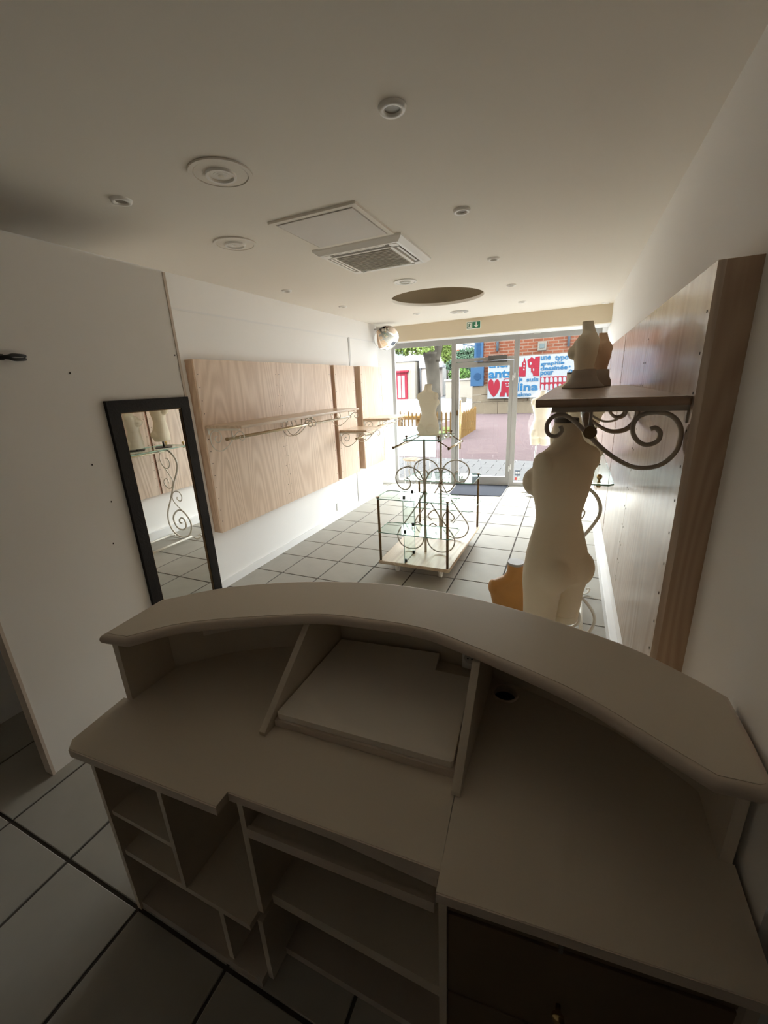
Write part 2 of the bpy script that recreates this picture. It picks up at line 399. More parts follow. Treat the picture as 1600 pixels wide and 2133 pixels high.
# free standing partition, lower than the ceiling
XP = -2.11; PT = 2.343
pw = st(obj('wall_partition', box(B(), XP-0.05, XP, 0.712, 1.846, 0, PT), 'part_white'))
bm = B(); box(bm, XP-0.055, XP+0.004, 1.846, 1.862, 0, PT); box(bm, XP-0.055, XP+0.004, 0.700, 0.712, 0, PT)
obj('edge_trim', bm, 'laminate_edge', pw)
st(obj('wall_cubicle', box(B(), XL, XP-0.055, 1.80, 1.84, 0, PT), 'part_white'))
bm = B()
for px, py in ((232, 1045), (236, 1132), (192, 968), (146, 777), (364, 740)):
    p = at(px, py, 0, XP); lens(bm, (XP-0.001, p.y, p.z), 0.003, 0.002, 8) if False else box(bm, XP-0.001, XP+0.0008, p.y-0.003, p.y+0.003, p.z-0.004, p.z+0.004)
tag(obj('scuff_mark', bm, 'hole_dark', pw), kind='stuff')

# ================================================================== SHOP FRONT
def fpt(s, z, d=0.0): return FP + FD*s + FN*d + Vector((0, 0, z))
def fbox(bm, s0, s1, z0, z1, d0=-0.03, d1=0.03):
    return obox(bm, fpt(s0, z0, d0), FD*(s1-s0), FN*(d1-d0), (0, 0, z1-z0))
def window(name, s0, s1, z0, z1, fl_, fr, fb, ft, stops=True):
    bm = B(); fbox(bm, s0-fl_, s0, z0-fb, z1+ft); fbox(bm, s1, s1+fr, z0-fb, z1+ft); fbox(bm, s0, s1, z1, z1+ft); fbox(bm, s0, s1, z0-fb, z0)
    w = st(obj(name, bm, 'alu', bevel=0.003))
    obj('pane', fbox(B(), s0, s1, z0, z1, -0.004, 0.004), 'pane_glass', w)
    return w
w1 = window('window_1', 0.02, 0.952, 0.06, 2.247, 0.055, 0.030, 0.06, 0.075)
w2 = window('window_2', 1.022, 1.898, 2.026, 2.250, 0.040, 0.038, 0.046, 0.072)
w3 = window('window_3', 1.974, 3.02, 0.065, 2.250, 0.038, 0.055, 0.065, 0.072)
bm = B(); fbox(bm, 0.982, 1.022, 0.0, 1.98, -0.035, 0.03); fbox(bm, 1.900, 1.936, 0.0, 1.98, -0.035, 0.03)
st(obj('trim_6', bm, 'alu', bevel=0.003))
# door leaf
d0 = st(obj('door_1', B() if False else (lambda b: (fbox(b, 1.024, 1.073, 0.012, 1.972, -0.028, 0.028), fbox(b, 1.842, 1.897, 0.012, 1.972, -0.028, 0.028), fbox(b, 1.073, 1.842, 1.892, 1.972, -0.028, 0.028), fbox(b, 1.073, 1.842, 0.012, 0.150, -0.028, 0.028), b)[-1])(B()), 'alu', bevel=0.003))
obj('pane', fbox(B(), 1.073, 1.842, 0.15, 1.892, -0.004, 0.004), 'pane_glass', d0)
bm = B(); tube(bm, [fpt(1.105, 0.62, -0.075), fpt(1.105, 1.40, -0.075)], 0.014, 10); 
for z in (0.70, 1.32): tube(bm, [fpt(1.105, z, -0.075), fpt(1.085, z, -0.02)], 0.009, 8)
obj('pull_bar', bm, 'brass', d0)
bm = B(); fbox(bm, 1.036, 1.062, 1.16, 1.24, -0.05, -0.028); fbox(bm, 1.040, 1.056, 0.66, 0.70, -0.04, -0.028); obj('lock', bm, 'bronze', d0)
for z in (0.30, 1.72):
    bm = B(); fbox(bm, 1.885, 1.905, z-0.05, z+0.03, -0.055, -0.03); fbox(bm, 1.912, 1.930, z-0.02, z+0.06, -0.055, -0.03); fbox(bm, 1.895, 1.925, z-0.01, z+0.01, -0.05, -0.03); obj('hinge', bm, 'alu_light', d0)
bm = B(); fbox(bm, 1.52, 1.80, 1.985, 2.045, -0.085, -0.030); obj('door_closer', bm, 'closer', d0, bevel=0.004)
bm = B(); fbox(bm, 1.36, 1.80, 1.945, 1.968, -0.06, -0.03); tube(bm, [fpt(1.62, 1.985, -0.06), fpt(1.45, 1.958, -0.07)], 0.008, 6); obj('closer_arm', bm, 'closer', d0)
bm = B(); fbox(bm, 1.025, 1.895, 0.0, 0.012, -0.05, 0.05); st(obj('trim_7', bm, 'black'))
bm = B(); fbox(bm, 1.11, 1.19, 1.52-0.16, 1.60-0.155, -0.007, -0.0045); obj('sticker', bm, 'plastic_grey', d0)
bm = B(); fbox(bm, 1.995, 2.075, 0.17, 0.26, -0.007, -0.0045); s_ = obj('sticker', bm, 'sticker', w3)
bm = B(); fbox(bm, 2.003, 2.032, 0.20, 0.235, -0.009, -0.007); fbox(bm, 2.038, 2.067, 0.20, 0.235, -0.009, -0.007); obj('print', bm, 'sticker_white', s_)
bm = B(); fbox(bm, 1.992, 2.030, 0.095, 0.14, -0.007, -0.0045); obj('sticker', bm, 'sticker_red', w3)
bm = B(); fbox(bm, 2.036, 2.075, 0.095, 0.14, -0.007, -0.0045); obj('sticker', bm, 'plastic_grey', w3)
# right jamb beside the window
bm = B(); obox(bm, fpt(3.075, 0, -0.05), FD*0.12, FN*0.15, (0, 0, 2.33)); st(obj('wall_front_right', bm, 'white_trim'))
# soffit downlights
for k, (px, py) in enumerate(((890, 712), (1120, 693), (848, 719))):
    p = at(px, py, 2, 2.322); bm = B(); cyl(bm, (p.x, p.y, 2.312), 0.05, 0.010, 20)
    tag(obj('soffit_spotlight', bm, 'plastic_grey'), ['flat grey spotlight in the white soffit left of the door', 'flat grey spotlight in the white soffit right of the door', 'flat grey spotlight in the white soffit by the convex mirror'][k], 'spotlight', 'soffit spotlights')

# ================================================================== CEILING FITTINGS
def small_spot(px, py, label, tone='lens_grey', r=0.046, proud=0.012):
    p = at(px, py, 2, H)
    t = thing('ceiling_spotlight', (p.x, p.y, H), label, 'spotlight', 'small recessed ceiling spotlights')
    bm = B(); n = 28; prof = [(r*0.55, H-proud*0.4), (r*0.62, H-proud), (r*0.90, H-proud), (r, H-0.0005)]
    rings = [[bm.verts.new((p.x+a*math.cos(k*2*PI/n), p.y+a*math.sin(k*2*PI/n), z)) for k in range(n)] for a, z in prof]
    for a, b in zip(rings, rings[1:]):
        for k in range(n):
            f = bm.faces.new((a[k], a[(k+1) % n], b[(k+1) % n], b[k])); f.smooth = True
    obj('ring', bm, 'plastic_white', t)
    obj('lens', cyl(B(), (p.x, p.y, H-proud*0.45), r*0.57, proud*0.3, 24), tone, t)
spots = [((817, 222), 'large looking white ring spotlight nearest the top of the photo'),
 ((962, 437), 'white ring spotlight right of the ceiling hatch'),
 ((1028, 538), 'small white ring spotlight right of the air conditioner'),
 ((1065, 593), 'small white spotlight right of the round ceiling recess, nearer one'),
 ((1088, 628), 'tiny white spotlight near the beam above the right window'),
 ((252, 416), 'white ring spotlight above the partition at the far left'),
 ((597, 605), 'tiny spotlight near the left wall above the wide wood panel'),
 ((714, 638), 'tiny spotlight near the left wall between panel and round recess'),
 ((868, 653), 'tiny spotlight between the round recess and the convex mirror'),
 ((1262, 630), 'tiny spotlight at the beam near the right wall')]
for (px, py), lb in spots: small_spot(px, py, lb)
def big_spot(px, py, label, ring='ceiling_cream', core='plastic_white', r=0.125, lamp='lamp_near'):
    p = at(px, py, 2, H); t = thing('ceiling_downlight', (p.x, p.y, H), label, 'downlight', 'wide round ceiling downlights')
    def annulus(r0, r1, z0, z1, name, m):
        bm = B(); n = 40; prof = [(r0, z0), (r0, z1), (r1, z1), (r1, z0)]
        rings = [[bm.verts.new((p.x+a*math.cos(k*2*PI/n), p.y+a*math.sin(k*2*PI/n), z)) for k in range(n)] for a, z in prof]
        for a, b in zip(rings, rings[1:]):
            for k in range(n): bm.faces.new((a[k], a[(k+1) % n], b[(k+1) % n], b[k]))
        return obj(name, bm, m, t)
    annulus(r*0.86, r, H-0.001, H-0.008, 'outer_ring', ring)
    obj('trim_plate', cyl(B(), (p.x, p.y, H-0.006), r*0.83, 0.006, 40), ring, t)
    annulus(r*0.40, r*0.48, H-0.006, H-0.016, 'lens_ring', core)
    for k in range(5):
        rr = r*0.40*(1-k*0.19); obj('lens_ridge', cyl(B(), (p.x, p.y, H-0.0075-0.0012*k), rr, 0.0014, 28), lamp if k == 4 or k == 0 else core, t)
big_spot(460, 360, 'wide cream downlight with ridged lens, nearest of the four')
big_spot(490, 507, 'wide cream downlight left of the air conditioner')
big_spot(844, 586, 'bright white round downlight between air conditioner and recess', 'plastic_white', 'sign_white', r=0.10, lamp='lamp_mid')
big_spot(957, 649, 'grey rimmed round downlight between recess and exit sign', 'plastic_grey', 'plastic_white', r=0.115, lamp='lamp_far')
# access hatch
hx0, hx1, hy0, hy1 = -1.544, -1.024, 2.08, 2.575
t = thing('ceiling_hatch', ((hx0+hx1)/2, (hy0+hy1)/2, H), 'square white access hatch with dark gap beside the air conditioner', 'hatch')
bm = B(); w = 0.028
box(bm, hx0, hx1, hy0, hy0+w, H-0.012, H); box(bm, hx0, hx1, hy1-w, hy1, H-0.012, H); box(bm, hx0, hx0+w, hy0+w, hy1-w, H-0.012, H); box(bm, hx1-w, hx1, hy0+w, hy1-w, H-0.012, H)
obj('frame', bm, 'ceiling_cream', t)
bm = B(); box(bm, hx0+w, hx1-w, hy0+w, hy1-w, H-0.002, H); obj('shadow_gap', bm, 'vent_dark', t)
obj('panel', box(B(), hx0+w+0.010, hx1-w-0.004, hy0+w+0.004, hy1-w-0.012, H-0.016, H-0.002), 'hatch_white', t)
# cassette air conditioner
ax0, ax1, ay0, ay1 = -1.607, -0.992, 2.60, 3.19; zc = H-0.035
t = thing('air_conditioner', ((ax0+ax1)/2, (ay0+ay1)/2, H), 'square ceiling cassette air conditioner with grey grille', 'air conditioner')
cx_, cy_ = (ax0+ax1)/2, (ay0+ay1)/2
def sq(bm, h0, z0, h1, z1, mi=0):
    a = [bm.verts.new((cx_+sx*h0, cy_+sy*h0*0.96, z0)) for sx, sy in ((-1, -1), (1, -1), (1, 1), (-1, 1))]
    b = [bm.verts.new((cx_+sx*h1, cy_+sy*h1*0.96, z1)) for sx, sy in ((-1, -1), (1, -1), (1, 1), (-1, 1))]
    for i in range(4): bm.faces.new((a[i], a[(i+1) % 4], b[(i+1) % 4], b[i]))
bm = B(); hh = (ax1-ax0)/2; sq(bm, hh, H, hh, H-0.012); sq(bm, hh, H-0.012, hh*0.90, zc); sq(bm, hh*0.90, zc, hh*0.84, zc); sq(bm, hh*0.84, zc, hh*0.84, H-0.005)
obj('casing', bm, 'plastic_white', t)
bm = B(); sq(bm, hh*0.84, H-0.004, 0.01, H-0.004); obj('air_slot', bm, 'vent_dark', t)
bm = B(); sq(bm, hh*0.70, H-0.006, hh*0.70, zc-0.004); sq(bm, hh*0.70, zc-0.004, hh*0.63, zc-0.004); obj('inner_frame', bm, 'plastic_white', t)
bm = B(); box(bm, cx_-hh*0.63, cx_+hh*0.63, cy_-hh*0.605, cy_+hh*0.605, zc-0.006, zc+0.004); g = obj('intake_grille', bm, 'grille_grey', t)
for k in range(14):
    y = cy_-hh*0.58+k*hh*1.16/13
    obj('grille_bar', box(B(), cx_-hh*0.62, cx_+hh*0.62, y-0.003, y+0.003, zc-0.010, zc-0.006), 'grille_grey', g)
for s, (a0, a1, b0, b1) in enumerate(((-0.58, 0.58, -0.80, -0.755), (-0.58, 0.58, 0.755, 0.80), (-0.80, -0.755, -0.56, 0.56), (0.755, 0.80, -0.56, 0.56))):
    obj('louvre', box(B(), cx_+a0*hh, cx_+a1*hh, cy_+b0*hh, cy_+b1*hh, zc-0.001, zc+0.004), 'plastic_white', t)
for sx in (-1, 1):
    for sy in (-1, 1): obj('corner_cover', box(B(), cx_+sx*hh*0.84-(0.05 if sx > 0 else 0), cx_+sx*hh*0.84+(0 if sx > 0 else 0.05), cy_+sy*hh*0.81-(0.05 if sy > 0 else 0), cy_+sy*hh*0.81+(0 if sy > 0 else 0.05), zc-0.002, zc+0.01), 'plastic_white', t)
# exit sign
p0 = at(973, 671, 1, YF-0.02); p1 = at(1003, 684, 1, YF-0.02)
sx0, sx1, sz0, sz1 = -1.462, -1.258, 2.398, 2.499; ys_ = YF-0.025
t = thing('exit_sign', ((sx0+sx1)/2, YF-0.012, sz0), 'green emergency exit sign with running man and down arrow on beam', 'sign')
obj('case', box(B(), sx0, sx1, ys_, YF, sz0, sz1), 'sign_white', t, bevel=0.004)
xm = sx0+0.085
obj('green_field', box(B(), xm, sx1-0.008, ys_-0.002, ys_, sz0+0.008, sz1-0.008), 'sign_green', t)
obj('green_border', box(B(), sx0+0.006, xm-0.004, ys_-0.002, ys_, sz0+0.008, sz1-0.008), 'sign_green', t)
obj('door_symbol', box(B(), sx0+0.014, xm-0.012, ys_-0.003, ys_-0.002, sz0+0.012, sz1-0.014), 'sign_white', t)
bm = B(); ca = (xm+sx1-0.008)/2; zz = sz0
slabXZ(bm, [(ca-0.008, zz+0.088), (ca-0.008, zz+0.050), (ca-0.034, zz+0.050), (ca, zz+0.014), (ca+0.034, zz+0.050), (ca+0.008, zz+0.050), (ca+0.008, zz+0.088)][::-1], ys_-0.003, ys_-0.002)
obj('down_arrow', bm, 'sign_white', t)
bm = B(); xo = sx0+0.040
ball(bm, (xo+0.012, ys_-0.004, zz+0.082), 0.006, 8, 6, (1, 0.3, 1))
for a, b, r in (((0.008, 0.072), (-0.002, 0.045), 0.006), ((-0.002, 0.046), (0.012, 0.034), 0.004), ((0.012, 0.034), (0.010, 0.018), 0.004), ((-0.002, 0.046), (-0.012, 0.030), 0.004), ((-0.012, 0.030), (-0.024, 0.024), 0.0035), ((0.008, 0.070), (0.022, 0.058), 0.003), ((0.006, 0.070), (-0.010, 0.066), 0.003), ((-0.010, 0.066), (-0.018, 0.054), 0.003)):
    tube(bm, [(xo+a[0], ys_-0.004, zz+a[1]), (xo+b[0], ys_-0.004, zz+b[1])], r, 6)
obj('running_man', bm, 'sign_green', t)
# round convex mirror in the corner
mc = Vector((-2.53, 5.93, 2.338)); mr = 0.180; nrm = Vector((0.42, -0.72, -0.52)).normalized()
t = thing('convex_mirror', mc, 'round convex security mirror in the ceiling corner above the left wall', 'mirror')
q = nrm.to_track_quat('Z', 'Y'); bm = B(); n = 40
Rm = 0.42; rings = []
for k in range(0, 11):
    a = mr*k/10; z = math.sqrt(Rm*Rm-a*a)-math.sqrt(Rm*Rm-mr*mr)
    if k == 0: top = bm.verts.new(mc+q@Vector((0, 0, z)))
    else: rings.append([bm.verts.new(mc+q@Vector((a*math.cos(j*2*PI/n), a*math.sin(j*2*PI/n), z))) for j in range(n)])
for j in range(n): bm.faces.new((top, rings[0][j], rings[0][(j+1) % n])).smooth = True
for a, b in zip(rings, rings[1:]):
    for j in range(n): bm.faces.new((a[j], b[j], b[(j+1) % n], a[(j+1) % n])).smooth = True
obj('mirror_dome', bm, 'mirror', t)
bm = B(); tube(bm, [mc+q@Vector((mr*math.cos(j*2*PI/n), mr*math.sin(j*2*PI/n), -0.004)) for j in range(n)], 0.005, 8, True); obj('rim', bm, 'plastic_grey', t)
bm = B(); cyl_pts = [mc+q@Vector((0, 0, -0.006)), mc+q@Vector((0, 0, -0.02))]; tube(bm, cyl_pts, mr*0.98, 40); obj('back_shell', bm, 'plastic_grey', t)
bm = B(); tube(bm, [mc+q@Vector((0, 0, -0.02)), Vector((-2.60, 5.98, 2.46)), Vector((-2.749, 6.0, 2.48))], 0.011, 10); obj('bracket_arm', bm, 'plastic_grey', t)

# ================================================================== WOOD PANELS ON THE WALLS
ZB, ZT, PD = 0.54, 1.95, 0.09
def hole_column(bm, x, ys_list, sgn):
    for y in ys_list:
        for k in range(13):
            z = ZB+0.10+k*0.10
            box(bm, min(x, x+sgn*0.0008), max(x, x+sgn*0.0008), y-0.0035, y+0.0035, z-0.0035, z+0.0035)
def panel(side, y0, y1, joints, label, wood_m, side_m, endband=True):
    xw = XL if side == 'L' else XR; s = 1 if side == 'L' else -1; xf = xw+s*PD
    t = thing('wood_panel', (xw, (y0+y1)/2, ZB), label, 'wood panel', 'oak wall panels')
    bm = B(); lo, hi = min(xw, xf-s*0.018), max(xw, xf-s*0.018)
    box(bm, lo, hi, y0, y0+0.02, ZB, ZT); box(bm, lo, hi, y1-0.02, y1, ZB, ZT); box(bm, lo, hi, y0+0.02, y1-0.02, ZT-0.02, ZT); box(bm, lo, hi, y0+0.02, y1-0.02, ZB, ZB+0.02)
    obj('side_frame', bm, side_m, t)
    e = [y0]+joints+[y1]; bm2 = B(); hc = []
    for a, b in zip(e, e[1:]):
        obj('board', box(B(), min(xf, xf-s*0.018), max(xf, xf-s*0.018), a+(0.0012 if a > y0 else 0), b-(0.0012 if b < y1 else 0), ZB, ZT), wood_m, t)
        hc += [a+0.025, b-0.025]
    hole_column(bm2, xf, hc, s)
    tag(obj('shelf_holes', bm2, 'hole_dark', t), kind='stuff')
    if endband: obj('edge_band', box(B(), min(xf, xf-s*0.02), max(xf, xf-s*0.02)+0.0, y1, y1+0.012, ZB, ZT), 'edge_band', t)
    return t
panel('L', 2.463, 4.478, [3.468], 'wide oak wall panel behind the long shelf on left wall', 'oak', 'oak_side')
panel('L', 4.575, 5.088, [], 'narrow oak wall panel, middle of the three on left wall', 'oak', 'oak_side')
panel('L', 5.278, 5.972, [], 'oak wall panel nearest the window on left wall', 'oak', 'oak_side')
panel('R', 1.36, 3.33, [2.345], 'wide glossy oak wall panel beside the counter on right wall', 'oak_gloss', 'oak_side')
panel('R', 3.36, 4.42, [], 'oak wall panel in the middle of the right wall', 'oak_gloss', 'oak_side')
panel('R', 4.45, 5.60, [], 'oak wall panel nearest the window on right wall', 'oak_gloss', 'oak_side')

# ---------------------------------------------------------------- shelves with scroll brackets
BR = [(0.215, 1.552), (0.227, 1.556), (0.24, 1.543), (0.239, 1.522), (0.225, 1.51), (0.205, 1.508), (0.185, 1.521), (0.172, 1.544), (0.172, 1.57), (0.184, 1.589), (0.205, 1.598), (0.23, 1.599), (0.255, 1.593), (0.276, 1.576), (0.289, 1.551), (0.291, 1.522), (0.287, 1.493), (0.272, 1.467), (0.25, 1.448), (0.217, 1.439), (0.181, 1.442), (0.144, 1.46), (0.111, 1.483), (0.084, 1.507), (0.05, 1.541), (0.023, 1.568), (-0.004, 1.589), (-0.027, 1.596), (-0.046, 1.591), (-0.06, 1.576), (-0.064, 1.555), (-0.057, 1.537), (-0.042, 1.53), (-0.029, 1.534), (-0.02, 1.548), (-0.025, 1.562)]
# as (distance out from the panel face, drop below the shelf underside)
BRL = [(0.298-x, 1.618-z) for x, z in BR]
def shelf(side, y0, y1, z, depth, brk, rail, label, m_board, m_iron, m_rail, r=0.0038, rail_z=0.077, rail_d=0.243, rr=0.013, th=0.024, scale=1.0, m_nose=None):
    xf = XL+PD if side == 'L' else XR-PD; s = 1 if side == 'L' else -1
    t = thing('wall_shelf', (xf, (y0+y1)/2, z), label, 'shelf', 'shelves on the oak panels')
    x1 = xf+s*depth
    bm = B(); box(bm, min(xf+s*0.001, x1), max(xf+s*0.001, x1), y0, y1, z, z+th); obj('board', bm, m_board, t, bevel=0.006)
    for y in brk:
        bm = B(); pts = [(xf+s*d*scale, y, z-0.002-dr*scale) for d, dr in BRL]
        tube(bm, catmull(pts, 4), r, 8); b = obj('scroll_bracket', bm, m_iron, t)
        bm = B(); box(bm, min(xf, xf+s*depth*0.88), max(xf, xf+s*depth*0.88), y-0.012, y+0.012, z-0.016, z-0.001); box(bm, min(xf, xf+s*0.004), max(xf, xf+s*0.004), y-0.01, y+0.01, z-0.05, z-0.016)
        obj('flat_arm', bm, m_iron, b)
    if rail:
        bm = B(); xr = xf+s*rail_d; zr = z-rail_z
        tube(bm, [(xr, rail[0], zr), (xr, rail[1], zr)], rr, 16); ro = obj('hanging_rail', bm, m_rail, t)
        for y in rail:
            bm = B(); tube(bm, [(xr, y-0.006, zr), (xr, y+0.006, zr)], rr*1.12, 18); obj('end_cap', bm, 'bronze', ro)
        for y in brk:
            bm = B(); tube(bm, [(xr, y, zr+0.012), (xr, y, z-0.004)], 0.005, 8); obj('rail_hanger', bm, m_iron, ro)
    return t
shelf('L', 2.475, 4.46, 1.425, 0.37, (2.50, 3.45, 3.52, 4.43), (2.44, 4.46), 'long oak shelf with brass rail across the wide left panel', 'oak_shelf', 'iron_white', 'champagne', r=0.0042)
shelf('L', 4.60, 5.07, 1.145, 0.38, (4.62, 5.04), (4.58, 5.00), 'low short oak shelf on the narrow left panel', 'oak_shelf', 'iron_white', 'champagne', r=0.0042, rr=0.011)
shelf('L', 5.295, 5.96, 1.228, 0.40, (5.32, 5.93), (5.26, 5.90), 'short oak shelf on the left panel nearest the window', 'oak_shelf', 'iron_white', 'champagne', r=0.0042, rr=0.011)
shelf('R', 1.372, 2.86, 1.610, 0.398, (1.405, 2.28, 2.35, 2.82), (1.36, 2.81), 'dark varnished shelf holding the small busts on right wall', 'shelf_dark', 'iron_taupe', 'chrome', r=0.0066, rail_z=0.072, rail_d=0.240, rr=0.0165)

# ================================================================== COUNTER
ZW, ZS = 0.74, 1.005
t = thing('reception_counter', (-0.45, 0.9, 0), 'curved beige laminate shop counter with raised top in the foreground', 'counter')
ctr = t
back = [(-1.286, 0.865), (-1.115, 1.028), (-0.86, 1.159), (-0.577, 1.237), (-0.327, 1.246), (-0.081, 1.208), (0.172, 1.126), (0.298, 1.048), (0.376, 0.984)]
front = [(-1.171, 0.646), (-1.04, 0.780), (-0.716, 0.942), (-0.529, 0.980), (-0.375, 0.991), (-0.254, 0.971), (0.044, 0.873), (0.215, 0.772), (0.290, 0.727)]
def v2(p): return (p[0], p[1])
bkc = [v2(p) for p in catmull([(x, y, 0) for x, y in back], 8)]
frc = [v2(p) for p in catmull([(x, y, 0) for x, y in front], 8)]
poly = [(-1.270, 0.632)] + frc + [(0.360, 0.732), (0.381, 0.745), (0.381, 0.86)] + bkc[::-1]
def rounded(bm, poly, z0, z1, r, seg=3):
    """prism with rounded-over rim"""
    cxp = sum(p[0] for p in poly)/len(poly); n = len(poly)
    nr = []
    for i in range(n):
        a = Vector(poly[i-1]); b = Vector(poly[(i+1) % n]); d = (b-a).normalized(); nr.append(Vector((d.y, -d.x)))
    rings = []
    for k in range(2*seg+2):
        if k <= seg: ang = -PI/2 + (PI/2)*k/seg; zc2 = z0+r
        else: ang = (PI/2)*(k-seg-1)/seg; zc2 = z1-r
        off = -r + r*math.cos(ang)
        rings.append([bm.verts.new((poly[i][0]+nr[i].x*off, poly[i][1]+nr[i].y*off, zc2+r*math.sin(ang))) for i in range(n)])
    bm.faces.new(rings[0][::-1]); bm.faces.new(rings[-1])
    for a, b in zip(rings, rings[1:]):
        for i in range(n): bm.faces.new((a[i], a[(i+1) % n], b[(i+1) % n], b[i])).smooth = True
    return bm
def inset(poly, d):
    n = len(poly); out = []
    for i in range(n):
        p0, p1, p2 = Vector(poly[i-1]), Vector(poly[i]), Vector(poly[(i+1) % n])
        a_, b_ = (p1-p0).normalized(), (p2-p1).normalized(); n1, n2 = Vector((-a_.y, a_.x)), Vector((-b_.y, b_.x)); m_ = (n1+n2).normalized()
        out.append(tuple(p1+m_*(d/max(0.5, m_.dot(n1)))))
    return out
ct = obj('counter_top', prism(B(), inset(poly, 0.016), ZS-0.034, ZS), 'laminate', t)
# half-round nosing swept round the outline
bm = B(); prof_ = [(0.0162, -0.0335)]+[(0.0115-0.0115*math.sin(PI*k/8)*1.0, -0.0175-0.016*math.cos(PI*k/8)) for k in range(9)]+[(0.0162, -0.0016)]
ringn = [[bm.verts.new((x, y, ZS+dz)) for x, y in inset(poly, d_)] for d_, dz in prof_]
for a_, b_ in zip(ringn, ringn[1:]):
    for i in range(len(poly)): bm.faces.new((a_[i], a_[(i+1) % len(poly)], b_[(i+1) % len(poly)], b_[i])).smooth = True
obj('nosing', bm, 'laminate_edge', ct)
def offset_curve(c, d):
    out = []
    for i, p in enumerate(c):
        a = Vector(c[max(0, i-1)]); b = Vector(c[min(len(c)-1, i+1)]); tdir = (b-a).normalized(); nn = Vector((tdir.y, -tdir.x))
        out.append((p[0]+nn.x*d, p[1]+nn.y*d))
    return out
ri = offset_curve(bkc, 0.034); ro = offset_curve(bkc, 0.014)
obj('front_panel', prism(B(), ro + ri[::-1], 0.0, ZS-0.036), 'laminate', t)
# inner facing strip under the top on the left part
i0 = [k for k, p in enumerate(ri) if p[0] > -1.20][0]; i1 = [k for k, p in enumerate(ri) if p[0] > -0.80][0]
rj = offset_curve(bkc, 0.040)
obj('facing_strip', prism(B(), ri[i0:i1] + rj[i0:i1][::-1], 0.84, ZS-0.036), 'laminate_white', t)
obj('end_panel', prism(B(), [(-1.272, 0.664), (-1.252, 0.668), (-1.262, 0.886), (-1.282, 0.886)], 0.0, ZS-0.036), 'laminate', t)
obj('end_panel', prism(B(), [(0.352, 0.80), (0.374, 0.80), (0.374, 0.975), (0.352, 0.985)], 0.0, ZS-0.036), 'laminate', t)
# worktops
inner = ri
left_in = [p for p in inner if -1.24 < p[0] < -0.186]; right_in = [p for p in inner if p[0] > -0.181]
lw = [(-1.270, 0.490), (-1.244, 0.466), (-0.711, 0.496), (-0.712, 0.536), (-0.170, 0.568), (-0.184, 0.739), (-0.199, 1.19)] + left_in[::-1] + [(-1.252, 0.875), (-1.252, 0.668), (-1.290, 0.664)]
obj('worktop', prism(B(), lw, ZW-0.026, ZW), 'laminate', t)
# right worktop with a cable hole
bm = B(); gx, gy, gr = -0.119, 1.128, 0.034
rw = [(-0.167, 0.528), (0.360, 0.582), (0.378, 0.585), (0.378, 0.80), (0.352, 0.80), (0.352, 0.955)] + [p for p in right_in if p[0] < 0.350][::-1] + [(-0.197, 1.19), (-0.182, 0.739)]
for z in (ZW-0.026, ZW):
    ov = [bm.verts.new((x, y, z)) for x, y in rw]; iv = [bm.verts.new((gx+gr*math.cos(k*2*PI/28), gy+gr*math.sin(k*2*PI/28), z)) for k in range(28)]
    ed = [bm.edges.new((ov[i], ov[(i+1) % len(ov)])) for i in range(len(ov))] + [bm.edges.new((iv[i], iv[(i+1) % 28])) for i in range(28)]
    bmesh.ops.triangle_fill(bm, edges=ed, use_beauty=True)
    if z < ZW: o0, v0 = ov, iv
    else:
        for i in range(len(ov)): bm.faces.new((o0[i], o0[(i+1) % len(ov)], ov[(i+1) % len(ov)], ov[i]))
        for i in range(28): bm.faces.new((v0[i], iv[i], iv[(i+1) % 28], v0[(i+1) % 28]))
wr = obj('worktop', bm, 'laminate', t)
bm = B(); tube(bm, [(gx+(gr+0.004)*math.cos(k*2*PI/28), gy+(gr+0.004)*math.sin(k*2*PI/28), ZW+0.001) for k in range(28)], 0.0045, 6, True); obj('cable_grommet', bm, 'laminate_edge', wr)
obj('hole_shade', tube(B(), [(gx, gy, ZW-0.09), (gx, gy, ZW-0.022)], gr*0.99, 28), 'black', wr)  # black plug added under the cable hole so it looks dark
# edge bands of the worktop fronts
bm = B(); prism(bm, [(-1.242, 0.4655), (-1.242, 0.4625), (-0.709, 0.4925), (-0.711, 0.4955)], ZW-0.026, ZW-0.001); prism(bm, [(-0.710, 0.536), (-0.710, 0.533), (-0.170, 0.565), (-0.170, 0.568)], ZW-0.026, ZW-0.001); prism(bm, [(-0.167, 0.528), (-0.167, 0.525), (0.377, 0.582), (0.377, 0.585)], ZW-0.026, ZW-0.001)
obj('edge_band', bm, 'laminate_edge', t)
# dividers with sloping front edge
def divider(x, y0, yt, yb):
    obj('divider', slabYZ(B(), [(y0, ZW), (yb, ZW), (yb, ZS-0.036), (yt, ZS-0.036), (y0, ZW+0.012)], x-0.011, x+0.011), 'laminate', ctr, bevel=0.002)
divider(-0.745, 0.708, 0.998, 1.165); divider(-0.180, 0.735, 0.955, 1.185)
# monitor board with a notch, resting on a batten
bdp = [(-0.729, 0.765), (-0.722, 0.760), (-0.206, 0.786), (-0.200, 0.792), (-0.226, 1.112), (-0.345, 1.106), (-0.356, 1.198), (-0.728, 1.155)]
obj('monitor_board', prism(B(), bdp, ZW+0.022, ZW+0.042), ['laminate_white'], t, bevel=0.0015)
obj('board_batten', prism(B(), [(-0.733, 0.752), (-0.192, 0.779), (-0.193, 0.801), (-0.733, 0.774)], ZW, ZW+0.022), 'laminate_edge', t)
obj('board_batten', prism(B(), [(-0.733, 1.05), (-0.40, 1.09), (-0.40, 1.11), (-0.733, 1.07)], ZW, ZW+0.022), 'laminate_edge', t)
